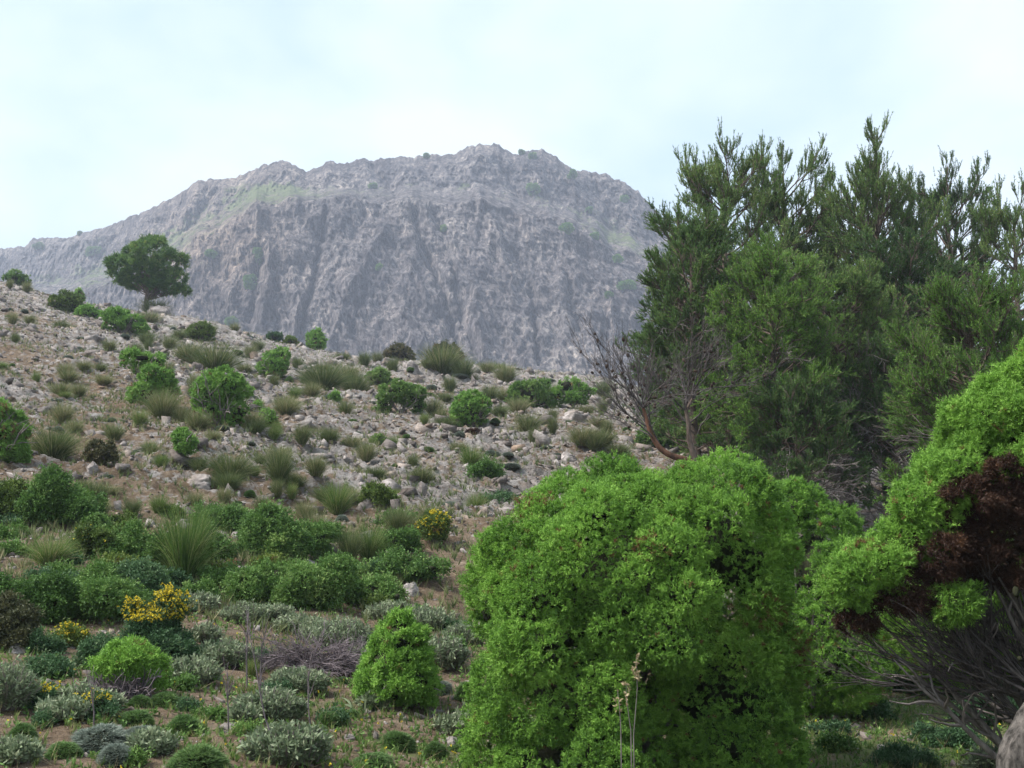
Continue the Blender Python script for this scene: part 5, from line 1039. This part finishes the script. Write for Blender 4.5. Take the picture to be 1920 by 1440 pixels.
# ------------------------------------------------------------------ trees and shrubs on the mountain
r = np.random.default_rng(88)
def blob_tree(X, Y, w, h, label, tree=False):
    p = mhit(X, Y); s = p[1]/F; W, H = w*s, h*s
    lobes = [(r.uniform(-0.2, 0.2)*W, 0, H*r.uniform(0.4, 0.6), W*0.36, W*0.36, H*0.38) for _ in range(3)]+[(0, 0, H*0.45, W*0.42, W*0.4, H*0.4)]
    fol, core, _ = bush_parts(r, lobes, 30, 0.16*W, 220, 0.5, 5, 0.75, 0.45, 0.6, 0.3, kite=True, core=0.7, tint0=0.2, tint1=0.9)
    st = np.array([[[0, 0, -1.0], [0, 0, H*0.2], [0.02*W, 0, H*0.5]]])
    put('mountain_tree' if tree else 'mountain_shrub', label, 'tree' if tree else 'shrub', 'trees and shrubs on the mountain face', p, [('foliage', fol_mesh('foliage', fol, M['shrub'])), ('shade_core', wood_mesh('shade_core', core, M['core'])), ('trunk', wood_mesh('trunk', tubes(st, np.array([[0.35, 0.3, 0.15]]), 6), M['bark']))])
for X, Y, w, h, lab, tr_ in [(1062, 436, 28, 20, 'largest round tree on the right face of the mountain', 1), (997, 368, 24, 30, 'tall dark tree in the gully below the summit', 1), (1072, 335, 16, 20, 'small tree on the right skyline shoulder of the mountain', 1), (977, 288, 10, 10, 'tiny tree on the skyline just right of the summit', 1),
    (1000, 296, 14, 12, 'tiny bush on the skyline right of the tiny tree', 0), (1114, 446, 14, 12, 'small bush right of the largest mountain tree', 0), (1157, 492, 15, 17, 'small round tree low on the right mountain face', 1), (1174, 542, 30, 18, 'wide bush at the right foot of the mountain by the pines', 0),
    (1140, 556, 12, 10, 'little bush left of the wide one at the mountain foot', 0), (1105, 398, 12, 12, 'little bush above the largest mountain tree', 0), (1172, 378, 14, 14, 'little bush under the right end of the mountain crest', 0), (833, 434, 14, 9, 'little bush in the middle of the cliff top', 0), (710, 506, 10, 12, 'little bush low on the bare cliff', 0),
    (484, 500, 18, 44, 'narrow dark tree climbing a crack on the left of the cliff', 1), (468, 540, 28, 34, 'dark bush below the narrow tree at the left of the cliff', 0), (432, 610, 26, 14, 'blue green bush at the foot of the cliff, left', 0), (172, 482, 34, 24, 'grey green bush on the left shoulder of the mountain', 0), (700, 352, 18, 10, 'green bush under the crest, left of the summit', 0),
    (148, 440, 8, 8, 'dot like bush on the left skyline', 0), (70, 466, 20, 10, 'low bush on the far left shoulder by the skyline notch', 0), (802, 294, 10, 8, 'tiny bush on the crest left of the summit', 0), (395, 480, 20, 12, 'small bush under the tan cliff at the left', 0)]:
    blob_tree(X, Y, w, h, lab, bool(tr_))

# ------------------------------------------------------------------ labels for the small repeats, told apart by the landmark they stand nearest to
ORD = ['', 'second ', 'third ', 'fourth ', 'fifth ', 'sixth ', 'seventh ', 'eighth ', 'ninth ', 'tenth ', 'eleventh ', 'twelfth ']
groups = {}
for o, X, Y, what in ITEMS:
    k = min(range(len(LAND)), key=lambda j: (LAND[j][1]-X)**2 + 1.6*(LAND[j][2]-Y)**2); nm, a, b = LAND[k]; dx, dy = X-a, Y-b
    side = ('right of' if dx > 0 else 'left of') if abs(dx) > 1.3*abs(dy) else ('below' if dy > 0 else 'above')
    groups.setdefault((what, side, nm), []).append((dx*dx+dy*dy, o))
for (what, side, nm), lst in groups.items():
    lst.sort(key=lambda q: q[0])
    for i, (_, o) in enumerate(lst):
        o['label'] = f'{what} {side} {nm}' if len(lst) == 1 else f'{ORD[i] if i < 12 else str(i+1)+"th "}nearest {what} {side} {nm}'

# ------------------------------------------------------------------ the air
def haze():
    x0, x1, y0, y1, z0, z1 = -2600, 2600, -60, 1200, -60, 420
    v = [(x, y, z) for x in (x0, x1) for y in (y0, y1) for z in (z0, z1)]
    q = [[0, 1, 3, 2], [4, 6, 7, 5], [0, 4, 5, 1], [2, 3, 7, 6], [0, 2, 6, 4], [1, 5, 7, 3]]
    m, t, out = newmat('haze_air'); p = N(t, 'ShaderNodeVolumePrincipled'); p.inputs['Density'].default_value = 0.00044; p.inputs['Color'].default_value = (0.74, 0.82, 1.0, 1); p.inputs['Anisotropy'].default_value = 0.0
    t.links.new(p.outputs[0], out.inputs['Volume'])
    o = link('haze', make_mesh('haze', v, q, m)); o['kind'] = 'stuff'
haze()
print('plants', len(LAND), 'auto', len(ITEMS), 'tris', sum(len(m.polygons) for m in bpy.data.meshes))
